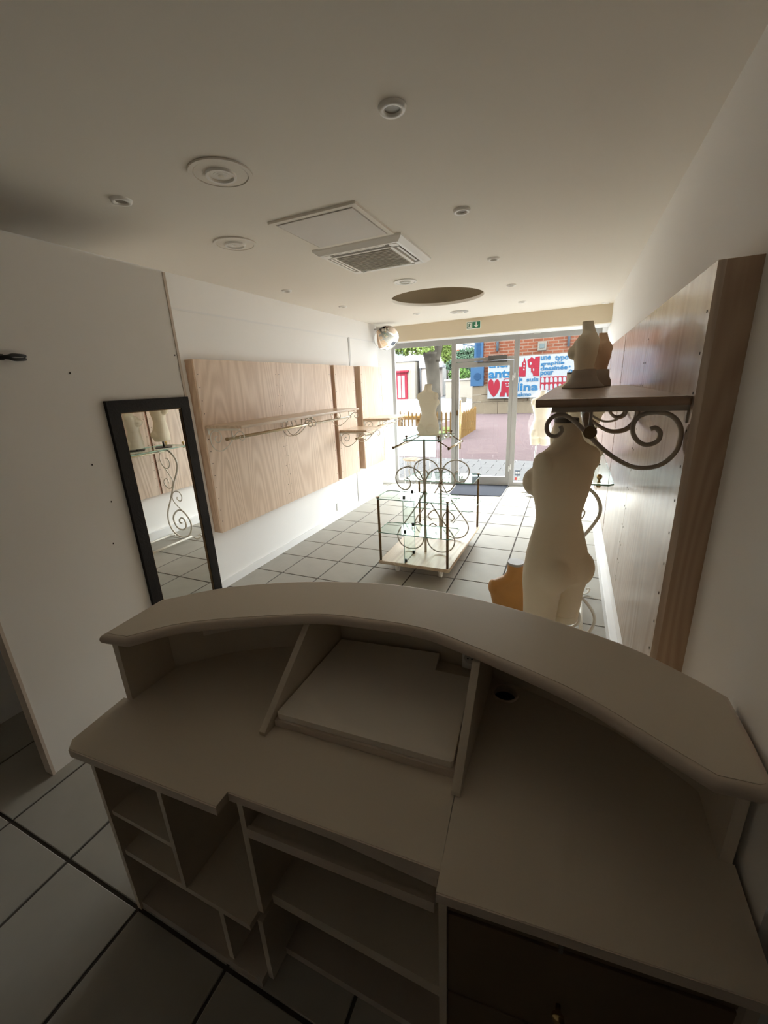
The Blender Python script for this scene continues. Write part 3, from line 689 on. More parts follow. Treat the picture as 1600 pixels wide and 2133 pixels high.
# power sockets behind the board
bm = B(); box(bm, -0.268, -0.212, 1.165, 1.195, ZW+0.03, ZW+0.20); so = obj('power_strip', bm, 'plastic_white', t, bevel=0.004)
for z in (ZW+0.075, ZW+0.135):
    q_ = obj('socket', cyl(B(), (-0.240, 1.161, z), 0.019, 0.005, 20, 1), 'plastic_grey', so)
bm = B()
for z in (ZW+0.075, ZW+0.135):
    for dx in (-0.007, 0.007): cyl(bm, (-0.240+dx, 1.1595, z), 0.0028, 0.002, 8, 1)
box(bm, -0.262, -0.218, 1.162, 1.166, ZW+0.168, ZW+0.180)
obj('socket_pins', bm, 'black', so)
# open compartments under the left worktop
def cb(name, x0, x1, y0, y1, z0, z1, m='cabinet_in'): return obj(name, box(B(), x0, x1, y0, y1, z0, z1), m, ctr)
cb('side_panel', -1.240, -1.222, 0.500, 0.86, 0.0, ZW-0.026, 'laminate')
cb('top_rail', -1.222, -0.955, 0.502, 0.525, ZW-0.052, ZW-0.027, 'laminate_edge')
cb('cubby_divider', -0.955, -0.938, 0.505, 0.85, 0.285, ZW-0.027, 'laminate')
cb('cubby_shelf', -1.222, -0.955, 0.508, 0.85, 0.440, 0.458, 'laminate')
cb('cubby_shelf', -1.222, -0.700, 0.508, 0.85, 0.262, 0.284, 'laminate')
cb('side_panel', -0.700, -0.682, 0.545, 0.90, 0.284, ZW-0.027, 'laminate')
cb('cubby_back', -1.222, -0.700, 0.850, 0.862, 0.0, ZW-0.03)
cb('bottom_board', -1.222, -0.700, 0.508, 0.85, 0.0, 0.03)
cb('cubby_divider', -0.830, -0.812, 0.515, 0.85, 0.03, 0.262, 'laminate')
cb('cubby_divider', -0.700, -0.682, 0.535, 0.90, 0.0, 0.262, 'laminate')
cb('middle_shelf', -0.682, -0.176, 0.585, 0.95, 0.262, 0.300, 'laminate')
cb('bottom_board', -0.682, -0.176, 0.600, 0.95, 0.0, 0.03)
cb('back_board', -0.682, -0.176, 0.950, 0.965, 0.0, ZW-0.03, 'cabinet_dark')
cb('top_rail', -0.682, -0.176, 0.566, 0.590, ZW-0.055, ZW-0.027, 'laminate_edge')
obj('keyboard_tray', prism(B(), [(-0.674, 0.548), (-0.184, 0.577), (-0.184, 0.83), (-0.674, 0.80)], 0.606, 0.624), 'laminate', ctr)
obj('tray_lip', prism(B(), [(-0.674, 0.538), (-0.184, 0.567), (-0.184, 0.577), (-0.674, 0.548)], 0.598, 0.630), 'laminate_edge', ctr)
for x in (-0.680, -0.186): cb('tray_runner', x, x+0.008, 0.60, 0.88, 0.590, 0.605, 'chrome')
# drawer unit under the right worktop
cb('side_panel', -0.172, -0.154, 0.560, 0.98, 0.0, ZW-0.027, 'laminate')
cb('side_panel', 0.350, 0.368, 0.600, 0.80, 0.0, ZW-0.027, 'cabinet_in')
def slant(name, z0, z1, d0, d1, m, x0=-0.153, x1=0.350):
    f = lambda x: 0.553+(x+0.16)*0.103
    return obj(name, prism(B(), [(x0, f(x0)+d0), (x1, f(x1)+d0), (x1, f(x1)+d1), (x0, f(x0)+d1)], z0, z1), m, ctr, bevel=0.002)
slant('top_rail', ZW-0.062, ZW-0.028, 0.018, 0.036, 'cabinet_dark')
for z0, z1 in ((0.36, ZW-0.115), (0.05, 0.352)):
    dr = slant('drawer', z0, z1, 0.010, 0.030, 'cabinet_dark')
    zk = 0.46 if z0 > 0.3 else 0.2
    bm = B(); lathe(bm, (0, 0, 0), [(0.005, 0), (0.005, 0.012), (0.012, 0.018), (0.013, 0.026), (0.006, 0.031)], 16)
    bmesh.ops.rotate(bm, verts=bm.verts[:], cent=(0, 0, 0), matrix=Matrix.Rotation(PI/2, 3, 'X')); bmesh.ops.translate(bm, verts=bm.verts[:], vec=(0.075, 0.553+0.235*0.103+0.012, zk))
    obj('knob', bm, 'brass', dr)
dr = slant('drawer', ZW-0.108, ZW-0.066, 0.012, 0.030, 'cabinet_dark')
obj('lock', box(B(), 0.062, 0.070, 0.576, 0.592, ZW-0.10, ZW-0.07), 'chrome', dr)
cb('bottom_board', -0.154, 0.350, 0.64, 0.80, 0.0, 0.03)

# ================================================================== MIRROR AND HOOK ON THE PARTITION
my0, my1, mz0, mz1 = 1.357, 1.852, 0.29, 1.683
t = thing('wall_mirror', (XP, (my0+my1)/2, mz0), 'tall mirror in a black textured frame on the white partition', 'mirror')
fw_ = 0.062
bm = B(); d = 0.022
for a in ((my0, my1, mz1-fw_, mz1), (my0, my1, mz0, mz0+fw_), (my0, my0+fw_, mz0+fw_, mz1-fw_), (my1-fw_, my1, mz0+fw_, mz1-fw_)):
    box(bm, XP+0.001, XP+d, a[0], a[1], a[2], a[3])
obj('frame', bm, 'mirror_frame', t)
bm = B(); iy0, iy1, iz0, iz1 = my0+fw_, my1-fw_, mz0+fw_, mz1-fw_
for a in ((iy0, iy1, iz1-0.004, iz1), (iy0, iy1, iz0, iz0+0.004), (iy0, iy0+0.004, iz0, iz1), (iy1-0.004, iy1, iz0, iz1)):
    box(bm, XP+0.008, XP+0.018, a[0], a[1], a[2], a[3])
obj('inner_lip', bm, 'bronze', t)
obj('mirror_glass', box(B(), XP+0.002, XP+0.010, iy0, iy1, iz0, iz1), 'mirror', t)
p = at(28, 745, 0, XP)
t = thing('coat_hook', (XP, p.y, p.z), 'black metal coat hook on the partition at the left edge', 'hook')
obj('back_plate', box(B(), XP, XP+0.006, p.y-0.085, p.y-0.035, p.z-0.012, p.z+0.012), 'black', t, bevel=0.002)
for k, (dz, ln) in enumerate(((0.006, 0.036), (-0.006, 0.034))):
    bm = B(); tube(bm, catmull([(XP+0.005, p.y-0.05, p.z), (XP+0.02, p.y-0.028, p.z+dz*0.5), (XP+0.022, p.y-0.010, p.z+dz*1.4), (XP+0.02, p.y+ln*0.55, p.z+dz*1.3), (XP+0.014, p.y+ln, p.z+dz)], 5), 0.0065, 8); obj('prong', bm, 'black', t)
ball_bm = B(); ball(ball_bm, (XP+0.016, p.y-0.026, p.z), 0.009); obj('screw', ball_bm, 'black', t)

# ================================================================== MANNEQUINS
def loft(bm, rings, seg=28):
    R = []
    for z, cx, cy, rx, ry in rings:
        R.append([bm.verts.new((cx+rx*math.cos(k*2*PI/seg), cy+ry*math.sin(k*2*PI/seg), z)) for k in range(seg)])
    for a, b in zip(R, R[1:]):
        for k in range(seg): bm.faces.new((a[k], a[(k+1) % seg], b[(k+1) % seg], b[k]))
    bm.faces.new(R[0][::-1]); bm.faces.new(R[-1])
TORSO = [(0.10, 0, 0.0, 0.150, 0.098), (0.15, 0, 0.004, 0.165, 0.105), (0.20, 0, 0.004, 0.169, 0.106), (0.27, 0, 0.0, 0.159, 0.098), (0.34, 0, -0.004, 0.137, 0.086),
 (0.40, 0, -0.006, 0.116, 0.077), (0.435, 0, -0.006, 0.112, 0.077), (0.48, 0, -0.005, 0.121, 0.084), (0.53, 0, -0.003, 0.136, 0.091), (0.58, 0, 0.0, 0.147, 0.093), (0.64, 0, 0.006, 0.158, 0.086), (0.68, 0, 0.012, 0.170, 0.072),
 (0.705, 0, 0.016, 0.160, 0.062), (0.728, 0, 0.018, 0.112, 0.057), (0.750, 0, 0.014, 0.068, 0.055), (0.775, 0, 0.006, 0.054, 0.054), (0.83, 0, -0.006, 0.048, 0.050)]
def body_mesh(name, legs=True, cut=None, voxel=0.0075, smooth=4, leg_z=-0.001):
    bm = B(); rows = TORSO if cut is None else [r for r in TORSO if r[0] >= cut]
    if cut is not None:
        i = [k for k, r in enumerate(TORSO) if r[0] >= cut][0]
        if TORSO[i][0] > cut+1e-6:
            a, b = TORSO[i-1], TORSO[i]; f = (cut-a[0])/(b[0]-a[0]); rows = [tuple([cut]+[a[k]+(b[k]-a[k])*f for k in range(1, 5)])]+rows
    if legs: rows = [(0.135, 0, 0.003, 0.158, 0.100)]+TORSO[1:]
    loft(bm, rows)
    for s in (-1, 1):
        ball(bm, (s*0.070, -0.078, 0.575), 0.062, 18, 12, (1.0, 1.0, 1.05))
        ball(bm, (s*0.060, -0.050, 0.625), 0.058, 18, 12, (1.0, 0.8, 1.2))
        if cut is None or cut < 0.2: ball(bm, (s*0.074, 0.054, 0.185 if cut is None else max(0.19, cut+0.10)), 0.080, 18, 12, (1.0, 0.95, 1.1 if cut is None else 0.95))
        ball(bm, (s*0.138, 0.014, 0.665), 0.042, 16, 10, (0.75, 1.15, 1.35))
        if legs:
            loft(bm, [(leg_z, s*0.078, -0.004, 0.066, 0.073), (0.0, s*0.078, 0.0, 0.071, 0.079), (0.06, s*0.078, 0.0, 0.075, 0.083), (0.13, s*0.080, 0.004, 0.083, 0.093), (0.20, s*0.078, 0.006, 0.084, 0.095)])
    me = bpy.data.meshes.new(name); bm.to_mesh(me); bm.free()
    o = bpy.data.objects.new(name, me); C.objects.link(o)
    m = o.modifiers.new('r', 'REMESH'); m.mode = 'VOXEL'; m.voxel_size = voxel; m.use_smooth_shade = True
    s2 = o.modifiers.new('s', 'SMOOTH'); s2.iterations = smooth; s2.factor = 0.5
    dg = bpy.context.evaluated_depsgraph_get(); me2 = bpy.data.meshes.new_from_object(o.evaluated_get(dg))
    bpy.data.objects.remove(o); bpy.data.meshes.remove(me); me2.name = name
    for f in me2.polygons: f.use_smooth = True
    return me2
ME_LEGS = body_mesh('torso_body', True)
ME_LONG = body_mesh('torso_body', True, leg_z=-0.10)
ME_HIP = body_mesh('torso_body', False, cut=0.105)
ME_BUST = body_mesh('bust_body', False, cut=0.40)
def mannequin(name, loc, ang, scale, me, m, label, base=0.0, cap='cap_dark', cat='mannequin', capr=0.047):
    """torso whose own z=0 sits at loc.z; ang turns its front (-Y) counter-clockwise"""
    t = thing(name, loc, label, cat, 'dressmaker mannequins')
    t.rotation_euler = (0, 0, ang); t.scale = (scale[0], scale[1], scale[2])
    mm = me.copy(); mm.materials.clear(); mm.materials.append(MATS[m])
    o = bpy.data.objects.new('torso', mm); C.objects.link(o); o.parent = t
    bm = B(); loft(bm, [(0.826, 0, -0.006, capr, capr*1.04), (0.842, 0, -0.007, capr*0.98, capr*1.02)])
    me3 = bpy.data.meshes.new('neck_cap'); bm.to_mesh(me3); bm.free(); me3.materials.append(MATS[cap])
    c = bpy.data.objects.new('neck_cap', me3); C.objects.link(c); c.parent = t
    return t
def local_part(t, name, bm, m):
    bmesh.ops.recalc_face_normals(bm, faces=bm.faces[:]); me = bpy.data.meshes.new(name); bm.to_mesh(me); bm.free(); me.materials.append(MATS[m])
    o = bpy.data.objects.new(name, me); C.objects.link(o); o.parent = t; return o
# facing angle helper: front is -Y turned by ang; ang=-90deg faces -X
# 1. big torso behind the counter, facing left and away
t = mannequin('mannequin_torso', (-0.006, 1.90, 0.665), math.radians(-131), (1.0, 1.0, 1.03), ME_LONG, 'jersey', 'large cream mannequin torso with thighs standing right behind the counter')
bm = B(); tube(bm, [(0.0, 0.0, -0.635), (0.0, 0.0, 0.12)], 0.014, 12); sp = local_part(t, 'stand_pole', bm, 'chrome')
bm = B(); lathe(bm, (0, 0, -0.644), [(0.15, 0), (0.15, 0.008), (0.02, 0.022)], 32); local_part(t, 'stand_base', bm, 'chrome')
for sx in (-0.078, 0.078):
    bm = B(); tube(bm, [(sx+0.069*math.cos(a*2*PI/28), -0.003+0.075*math.sin(a*2*PI/28), -0.06) for a in range(28)], 0.0022, 6, True); local_part(t, 'thigh_hem', bm, 'jersey')
# 2. torso on the glass cart, back to the camera
t = mannequin('mannequin_torso', (-1.165, 3.62, 1.242-0.105*0.60), math.radians(168), (0.61, 0.66, 0.60), ME_HIP, 'jersey_white', 'small white mannequin torso seen from behind on top of the glass cart', cap='jersey_white')
bm = B(); lathe(bm, (0, 0, 0.105), [(0.185, 0.0), (0.18, 0.012), (0.150, 0.02)], 32, 1.0, 0.72); local_part(t, 'stand_base', bm, 'jersey_white')
# 3. torso on a pole in the window
t = mannequin('mannequin_torso', (-0.365, 6.34, 0.765), math.radians(170), (0.90, 0.90, 0.90), ME_LEGS, 'jersey_cream', 'white mannequin torso with thighs on a pole before the right window', cap='cap_grey')
bm = B(); tube(bm, [(0.06, 0, -0.84), (0.06, 0, 0.10)], 0.010, 10); local_part(t, 'stand_pole', bm, 'chrome')
bm = B(); lathe(bm, (0.06, 0, -0.85), [(0.14, 0), (0.14, 0.008), (0.02, 0.02)], 28); local_part(t, 'stand_base', bm, 'chrome')
# 4/5. two torsos on the console table
for k, (x, y, m, lb) in enumerate(((0.0, 3.27, 'jersey', 'cream mannequin torso on a black stand on the far end of the console'), (0.09, 3.005, 'jersey_white', 'pale mannequin torso on the near half of the glass console'))):
    zb = 1.205 if k == 0 else 1.155; sz = 0.70 if k == 0 else 0.575
    t = mannequin('mannequin_torso', (x, y, zb-0.105*sz), math.radians(-140), ((0.84, 0.76)[k], (0.84, 0.76)[k], sz), ME_HIP, m, lb)
    bm = B(); bz = 0.105+(1.129-zb)/sz
    tube(bm, [(0, 0, bz), (0, 0, 0.16)], 0.012, 10); local_part(t, 'stand_pole', bm, 'black')
    bm = B(); box(bm, -0.12, 0.12, -0.10, 0.10, bz, bz+0.012); local_part(t, 'stand_base', bm, 'black')
# 6/7. small busts on the dark shelf
for k, (x, y, sc_, m, lb) in enumerate(((0.050, 2.52, 0.55, 'jersey', 'small cream bust facing left on the dark wall shelf'), (0.135, 2.74, 0.45, 'jersey_tan', 'small tan bust half hidden behind the cream bust on shelf'))):
    t = mannequin('shelf_bust', (x, y, 1.635+0.082-0.40*sc_), math.radians(-115 if k == 0 else -120), (sc_, sc_, sc_), ME_BUST, m, lb, cap=m, cat='bust', capr=0.046)
    bm = B(); z0 = (1.6352-(1.635+0.082-0.40*sc_))/sc_
    lathe(bm, (0, 0, 0), [((0.215, 0.16)[k], z0), ((0.212, 0.158)[k], z0+0.012), (0.155, z0+0.06), (0.128, z0+0.11), (0.118, 0.415), (0.10, 0.42)], 30, 1.0, 0.85); local_part(t, 'flared_base', bm, 'grey_base')
# 8. orange leather bust on the floor
t = mannequin('floor_bust', (-0.225, 2.36, 0.0-0.105*0.85), math.radians(-160), (0.85, 0.85, 0.85), ME_HIP, 'leather_orange', 'orange brown leather bust with grey neck cap on the floor', cap='cap_grey', cat='bust', capr=0.05)
# stretch to the height the photo shows
t.scale = (0.95, 0.95, 0.885); t.location.z = -0.093

# ================================================================== CONSOLE TABLE BY THE RIGHT WALL
SM = [(-0.003, 1.094), (-0.052, 1.08), (-0.104, 1.04), (-0.14, 0.981), (-0.145, 0.913), (-0.109, 0.828), (-0.044, 0.724), (0.022, 0.602), (0.09, 0.476), (0.165, 0.347), (0.191, 0.253), (0.187, 0.168), (0.147, 0.087), (0.071, 0.035), (-0.014, 0.023), (-0.091, 0.044), (-0.147, 0.092), (-0.182, 0.171), (-0.183, 0.237), (-0.151, 0.3), (-0.091, 0.36), (-0.024, 0.371), (0.047, 0.332), (0.094, 0.27), (0.093, 0.203), (0.055, 0.139), (-0.018, 0.121), (-0.081, 0.153), (-0.1, 0.204), (-0.082, 0.261), (-0.042, 0.274), (-0.001, 0.245), (-0.004, 0.212), (-0.035, 0.207)]
S1 = [(-0.091, 0.36), (-0.003, 0.434), (0.037, 0.488), (0.04, 0.536), (0.01, 0.587), (-0.044, 0.606), (-0.094, 0.593), (-0.119, 0.547), (-0.101, 0.498), (-0.066, 0.488), (-0.034, 0.509), (-0.041, 0.534)]
S2 = [(-0.003, 1.094), (0.065, 1.078), (0.112, 1.027), (0.12, 0.966), (0.085, 0.897), (0.032, 0.876), (-0.013, 0.901), (-0.028, 0.955), (-0.006, 0.992), (0.025, 0.995)]
S3 = [(0.085, 0.897), (0.022, 0.815), (-0.018, 0.746), (-0.013, 0.691), (0.027, 0.641), (0.073, 0.635), (0.118, 0.668), (0.129, 0.715), (0.095, 0.748), (0.058, 0.746), (0.051, 0.699)]
t = thing('console_table', (0.04, 2.95, 0), 'white scrolled iron console table with glass top along right wall', 'table')
CXT = 0.03
for y, s, dx in ((3.30, 1, 0.0), (2.60, -1, 0.03)):
    bm = B(); tube(bm, catmull([(CXT+dx+s*x, y, z) for x, z in SM], 4), 0.010, 8); so = obj('scroll_leg', bm, 'iron_white', t)
    for S in (S1, S2, S3):
        bm = B(); tube(bm, catmull([(CXT+dx+s*x, y, z) for x, z in S], 4), 0.006, 7); obj('scroll', bm, 'iron_white', so)
    for s2 in (-1, 1):
        bm = B(); x = CXT+dx+s2*0.155; oy = 1 if y > 3 else -1
        tube(bm, catmull([(x, y, 0.055), (x+s2*0.025, y+oy*0.03, 0.016), (x+s2*0.055, y+oy*0.06, 0.012), (x+s2*0.075, y+oy*0.08, 0.03), (x+s2*0.068, y+oy*0.072, 0.052), (x+s2*0.048, y+oy*0.055, 0.05)], 4), 0.007, 7); obj('curled_foot', bm, 'iron_white', so)
for x in (-0.155, 0.155):
    bm = B(); tube(bm, [(CXT+x, 2.60, 0.045), (CXT+x, 3.30, 0.045)], 0.013, 10); obj('base_bar', bm, 'iron_white', t)
for x in (-0.03, 0.09):
    bm = B(); tube(bm, [(CXT+x, 2.60, 1.085), (CXT+x, 3.30, 1.085)], 0.009, 8); obj('top_bar', bm, 'champagne', t)
bm = B(); prism(bm, [(-0.155, 2.48), (-0.135, 2.46), (0.225, 2.46), (0.250, 2.49), (0.255, 3.45), (0.235, 3.48), (-0.135, 3.48), (-0.155, 3.46)], 1.118, 1.128); gt = obj('glass_top', bm, ['shelf_glass', 'glass_edge'], t)
for f in gt.data.polygons: f.material_index = 1 if abs(f.normal.z) < 0.5 else 0
for x, y in ((0.176, 2.50), (-0.11, 2.50), (0.176, 3.44), (-0.11, 3.44)):
    bm = B(); lathe(bm, (x, y, 1.128), [(0.010, 0), (0.007, 0.006), (0.005, 0.014), (0.012, 0.022), (0.015, 0.032), (0.011, 0.043), (0.003, 0.047)], 14); lathe(bm, (x, y, 1.100), [(0.008, 0), (0.012, 0.006), (0.012, 0.018)], 12); obj('brass_knob', bm, 'brass', t)

# ================================================================== GLASS DISPLAY CART
t = thing('display_cart', (-1.18, 3.77, 0), 'wheeled display cart with glass shelves and scrolled bronze ironwork', 'display cart')
ZC = 0.142
bs = obj('base_board', rounded(B(), [(-1.520, 3.165), (-0.848, 3.165), (-0.828, 4.375), (-1.535, 4.375)][::1], ZC-0.032, ZC, 0.010), 'oak_base', t)
for x, y in ((-1.38, 3.27), (-0.96, 3.27), (-1.40, 4.26), (-0.94, 4.26)):
    bm = B(); box(bm, x-0.03, x+0.03, y-0.03, y+0.03, ZC-0.037, ZC-0.032); slabYZ(bm, [(y-0.024, 0.1055), (y+0.020, 0.1055), (y+0.030, 0.035), (y+0.008, 0.030)], x-0.018, x-0.014); slabYZ(bm, [(y-0.024, 0.1055), (y+0.020, 0.1055), (y+0.030, 0.035), (y+0.008, 0.030)], x+0.014, x+0.018)
    ca = obj('castor', bm, 'plastic_white', t)
    bm = B(); tube(bm, [(x-0.012, y+0.019, 0.036), (x+0.012, y+0.019, 0.036)], 0.035, 20); obj('wheel', bm, 'plastic_white', ca)
PX = -1.160
for (x, y) in ((-1.506, 3.19), (-0.872, 3.19), (-0.845, 4.335), (-1.515, 4.335)):
    bm = B(); tube(bm, [(x, y, ZC), (x, y, 0.715)], 0.0115, 12); lathe(bm, (x, y, 0.411), [(0.013, 0), (0.014, 0.006), (0.013, 0.012)], 12); lathe(bm, (x, y, 0.715), [(0.008, 0), (0.008, 0.022), (0.0135, 0.024), (0.0135, 0.034)], 14); obj('corner_post', bm, 'bronze', t)
def scrollpanel(y, cx, label):
    bm = B(); tube(bm, [(cx, y, ZC), (cx, y, 1.218)], 0.0115, 12); pole = obj('pole', bm, 'iron_beige', t)
    for s in (-1, 1):
        main = [(.173, .862), (.147, .845), (.136, .808), (.155, .765), (.195, .747), (.25, .775), (.283, .855), (.25, .93), (.152, .967), (.06, .93), (.016, .855), (.007, .785), (.012, .735), (.035, .675), (.110, .555), (.200, .430), (.265, .340), (.284, .275), (.258, .205), (.205, .168), (.140, .158), (.075, .178), (.030, .230), (.016, .300), (.024, .385), (.076, .438), (.136, .385), (.122, .345), (.100, .336)]
        bm = B(); tube(bm, catmull([(cx+s*x, y, z) for x, z in main], 4), 0.0062, 8); obj('scroll', bm, 'iron_beige', pole)
    bm = B(); lathe(bm, (cx, y, 0.722), [(0.013, 0), (0.016, 0.006), (0.016, 0.02), (0.013, 0.026)], 14); obj('collar', bm, 'bronze', pole)
scrollpanel(3.49, -1.168, ''); scrollpanel(3.89, -1.130, '')
def gplate(name, x0, x1, y0, y1, z, th=0.008, c=0.03):
    bm = B(); prism(bm, [(x0+c, y0), (x1-c, y0), (x1, y0+c), (x1, y1-c), (x1-c, y1), (x0+c, y1), (x0, y1-c), (x0, y0+c)], z, z+th)
    o = obj(name, bm, ['shelf_glass', 'glass_edge'], t)
    for f in o.data.polygons: f.material_index = 1 if abs(f.normal.z) < 0.5 else 0
    return o
gplate('glass_shelf', -1.535, -0.830, 3.175, 3.475, 0.728); gplate('glass_shelf', -1.535, -0.830, 3.175, 3.475, 0.412)
gplate('glass_shelf', -1.545, -0.815, 3.91, 4.365, 0.728); gplate('glass_shelf', -1.545, -0.815, 3.91, 4.365, 0.440)
tg = gplate('glass_top', -1.335, -0.985, 3.39, 3.86, 1.219, c=0.012)
bm = B(); box(bm, -1.268, -1.262, 3.180, 3.460, ZC, 0.726); gd = obj('glass_divider', bm, ['shelf_glass', 'glass_edge'], t)
for f in gd.data.polygons: f.material_index = 1 if abs(f.normal.x) < 0.5 else 0
for y, z in ((3.21, ZC), (3.42, ZC), (3.21, 0.42), (3.42, 0.42), (3.21, 0.736), (3.42, 0.736)):
    bm = B(); box(bm, -1.275, -1.255, y-0.007, y+0.007, z, z+0.030); obj('clip', bm, 'black', t)
for k, (x, y) in enumerate(((-1.305, 3.415), (-1.012, 3.415), (-1.305, 3.835), (-1.012, 3.835))):
    bm = B(); lathe(bm, (x, y, 1.227), [(0.009, 0), (0.006, 0.004), (0.004, 0.016), (0.010, 0.020), (0.011, 0.028), (0.005, 0.036)], 14); lathe(bm, (x, y, 1.205), [(0.006, 0), (0.009, 0.004), (0.009, 0.014)], 12); obj('finial', bm, 'bronze', t)
    s = -1 if x < -1.16 else 1
    bm = B(); tube(bm, [(x, y, 1.214), (x+s*0.105, y-0.03, 1.160)], 0.0045, 8); obj('bar_arm', bm, 'bronze', t)
for s, x in ((-1, -1.410), (1, -0.907)):
    bm = B(); tube(bm, [(x, 3.365, 1.160), (x, 3.825, 1.160)], 0.0095, 12); hb = obj('hanging_bar', bm, 'champagne', t)
    for y in (3.36, 3.83):
        bm = B(); ball(bm, (x, y, 1.160), 0.0125, 12, 8); obj('end_ball', bm, 'bronze', hb)

# ================================================================== SMALL THINGS
bm = B(); prism(bm, [(-1.68, 6.765), (-1.64, 6.08), (-0.865, 6.165), (-0.845, 6.86)], 0.001, 0.012)
tag(obj('doormat', bm, 'doormat'), 'dark grey entrance mat lying before the glass door', 'doormat')
p = at(1030, 1049, 2, 0); bm = B()
prism(bm, [(p.x-0.05, p.y), (p.x-0.02, p.y+0.022), (p.x+0.03, p.y+0.020), (p.x+0.055, p.y-0.004), (p.x+0.02, p.y-0.020), (p.x-0.03, p.y-0.016)], 0.0005, 0.004)
tag(obj('dry_leaf', bm, 'leaf_dry'), 'small dry leaf on the floor tiles before the mat', 'leaf')
p = at(1096, 1023, 2, 0.01); bm = B(); box(bm, p.x-0.07, p.x+0.10, p.y-0.08, p.y+0.05, 0, 0.014)
tag(obj('floor_plate', bm, 'plastic_grey', bevel=0.003), 'grey metal plate on the floor beneath the right window', 'floor plate')
t = thing('display_board', (-2.28, 6.40, 0), 'pale blue grey display board standing behind the left window', 'board')
obj('panel', box(B(), -2.605, -1.950, 6.392, 6.410, 0.532, 1.028), 'board_blue', t, bevel=0.002)
for x in (-2.50, -2.05): obj('leg', tube(B(), [(x, 6.402, 0.54), (x, 6.43, 0.0)], 0.007, 8), 'alu_light', t)
# little stool with scrolled iron legs, and its tray
p = at(857, 955, 1, 6.22)
sxc, syc, szt = p.x, 6.22, p.z
t = thing('small_stool', (sxc, syc, 0), 'small round wooden stool on curled iron legs by left window', 'stool')
bm = B(); lathe(bm, (sxc, syc, szt-0.025), [(0.13, 0), (0.14, 0.008), (0.14, 0.018), (0.13, 0.025)], 28); obj('seat', bm, 'oak_base', t)
for k in range(3):
    a = k*2*PI/3+0.5; ux, uy = math.cos(a), math.sin(a)
    pr = [(0.02, -0.11), (0.05, -0.12), (0.065, -0.08), (0.04, -0.035), (0.09, -0.03), (0.115, -0.08), (0.09, -0.20), (0.06, -0.30), (0.10, -(szt-0.03)), (0.13, -(szt-0.012)), (0.15, -(szt-0.03))]
    bm = B(); tube(bm, catmull([(sxc+ux*r, syc+uy*r, szt+z) for r, z in pr], 4), 0.005, 7); obj('leg', bm, 'iron_taupe', t)
p = at(702, 1056, 0, XL)
tag(obj('wall_slot', box(B(), XL, XL+0.006, p.y-0.012, p.y+0.012, p.z-0.05, p.z+0.05), 'plastic_grey', bevel=0.001), 'small grey cable outlet low on the left wall below the panels', 'outlet')
# cables in the console corner behind the counter
bm = B(); a = at(1155, 1283, 2, 0.30)
tube(bm, catmull([(0.02, 2.02, 0.40), (0.10, 2.06, 0.30), (0.19, 2.12, 0.08), (0.20, 2.2, 0.012), (0.12, 2.4, 0.010)], 8), 0.008, 8)
tag(obj('white_cable', bm, 'iron_white'), 'white flexible tube hanging beside the large torso behind the counter', 'tube')

# ================================================================== STREET
GZ = -0.04
def gz(x, y):
    f = min(1, max(0, (-4.6-x)/3.0)); return GZ + f*max(0, (y-15)*0.024)
bm = B(); nx, ny = 50, 44; X_0, X_1, Y_0, Y_1 = -46, 16, 9.40, 58; grid = []
for j in range(ny+1):
    row = []
    for i in range(nx+1):
        x = X_0+(X_1-X_0)*i/nx; y = Y_0+(Y_1-Y_0)*j/ny; row.append(bm.verts.new((x, y, gz(x, y))))
    grid.append(row)
for j in range(ny):
    for i in range(nx):
        f = bm.faces.new((grid[j][i], grid[j][i+1], grid[j+1][i+1], grid[j+1][i]))
        c = f.calc_center_median(); f.material_index = 1 if (c.x < -4.9 and c.y > 15.0+0.0*c.x) or c.x < -7 else 0
st(obj('ground_square', bm, ['paving_red', 'cobble']))
pv = st(obj('ground_pavement', box(B(), -9, 7, 7.08, 9.40, GZ-0.2, GZ-0.012), 'slab_joint'))
slab_me = {}
bm = B(); box(bm, 0, 0.388, 0, 0.288, -0.012, 0.0); sm_ = bpy.data.meshes.new('paving_slab'); bm.to_mesh(sm_); bm.free(); sm_.materials.append(MATS['slab_grey'])
for r in range(8):
    for k in range(17):
        o = bpy.data.objects.new('paving_slab', sm_); C.objects.link(o); o.location = (-5.2+k*0.40+(0.2 if r % 2 else 0), 7.09+r*0.29, GZ); o.parent = pv
# brick building with billboard
YBW = 22.6
bl = thing('brick_building', (-1, YBW, 0), 'red brick building with stone base across the square', 'building')
p = at(984, 859, 1, YBW); xl = p.x
zst = at(1000, 803, 1, YBW).z
obj('wall', box(B(), xl+0.45, 9, YBW, YBW+5, 0.0, 5.2), 'brick_wall', bl)
zb0 = GZ
rows_ = [zb0, zb0+0.62, zb0+0.98, zst]
for j, (a, b) in enumerate(zip(rows_, rows_[1:])):
    x = xl-0.02; k = 0
    while x < 8:
        wd = (1.35, 0.95, 1.7, 1.1)[(k+j*2) % 4]
        obj('stone_block', box(B(), x+0.012, min(x+wd, 8.2)-0.012, YBW-0.05-0.02*((k+j) % 2), YBW+0.1, a+0.01, b-0.01), 'stone_tan', bl)
        x += wd; k += 1
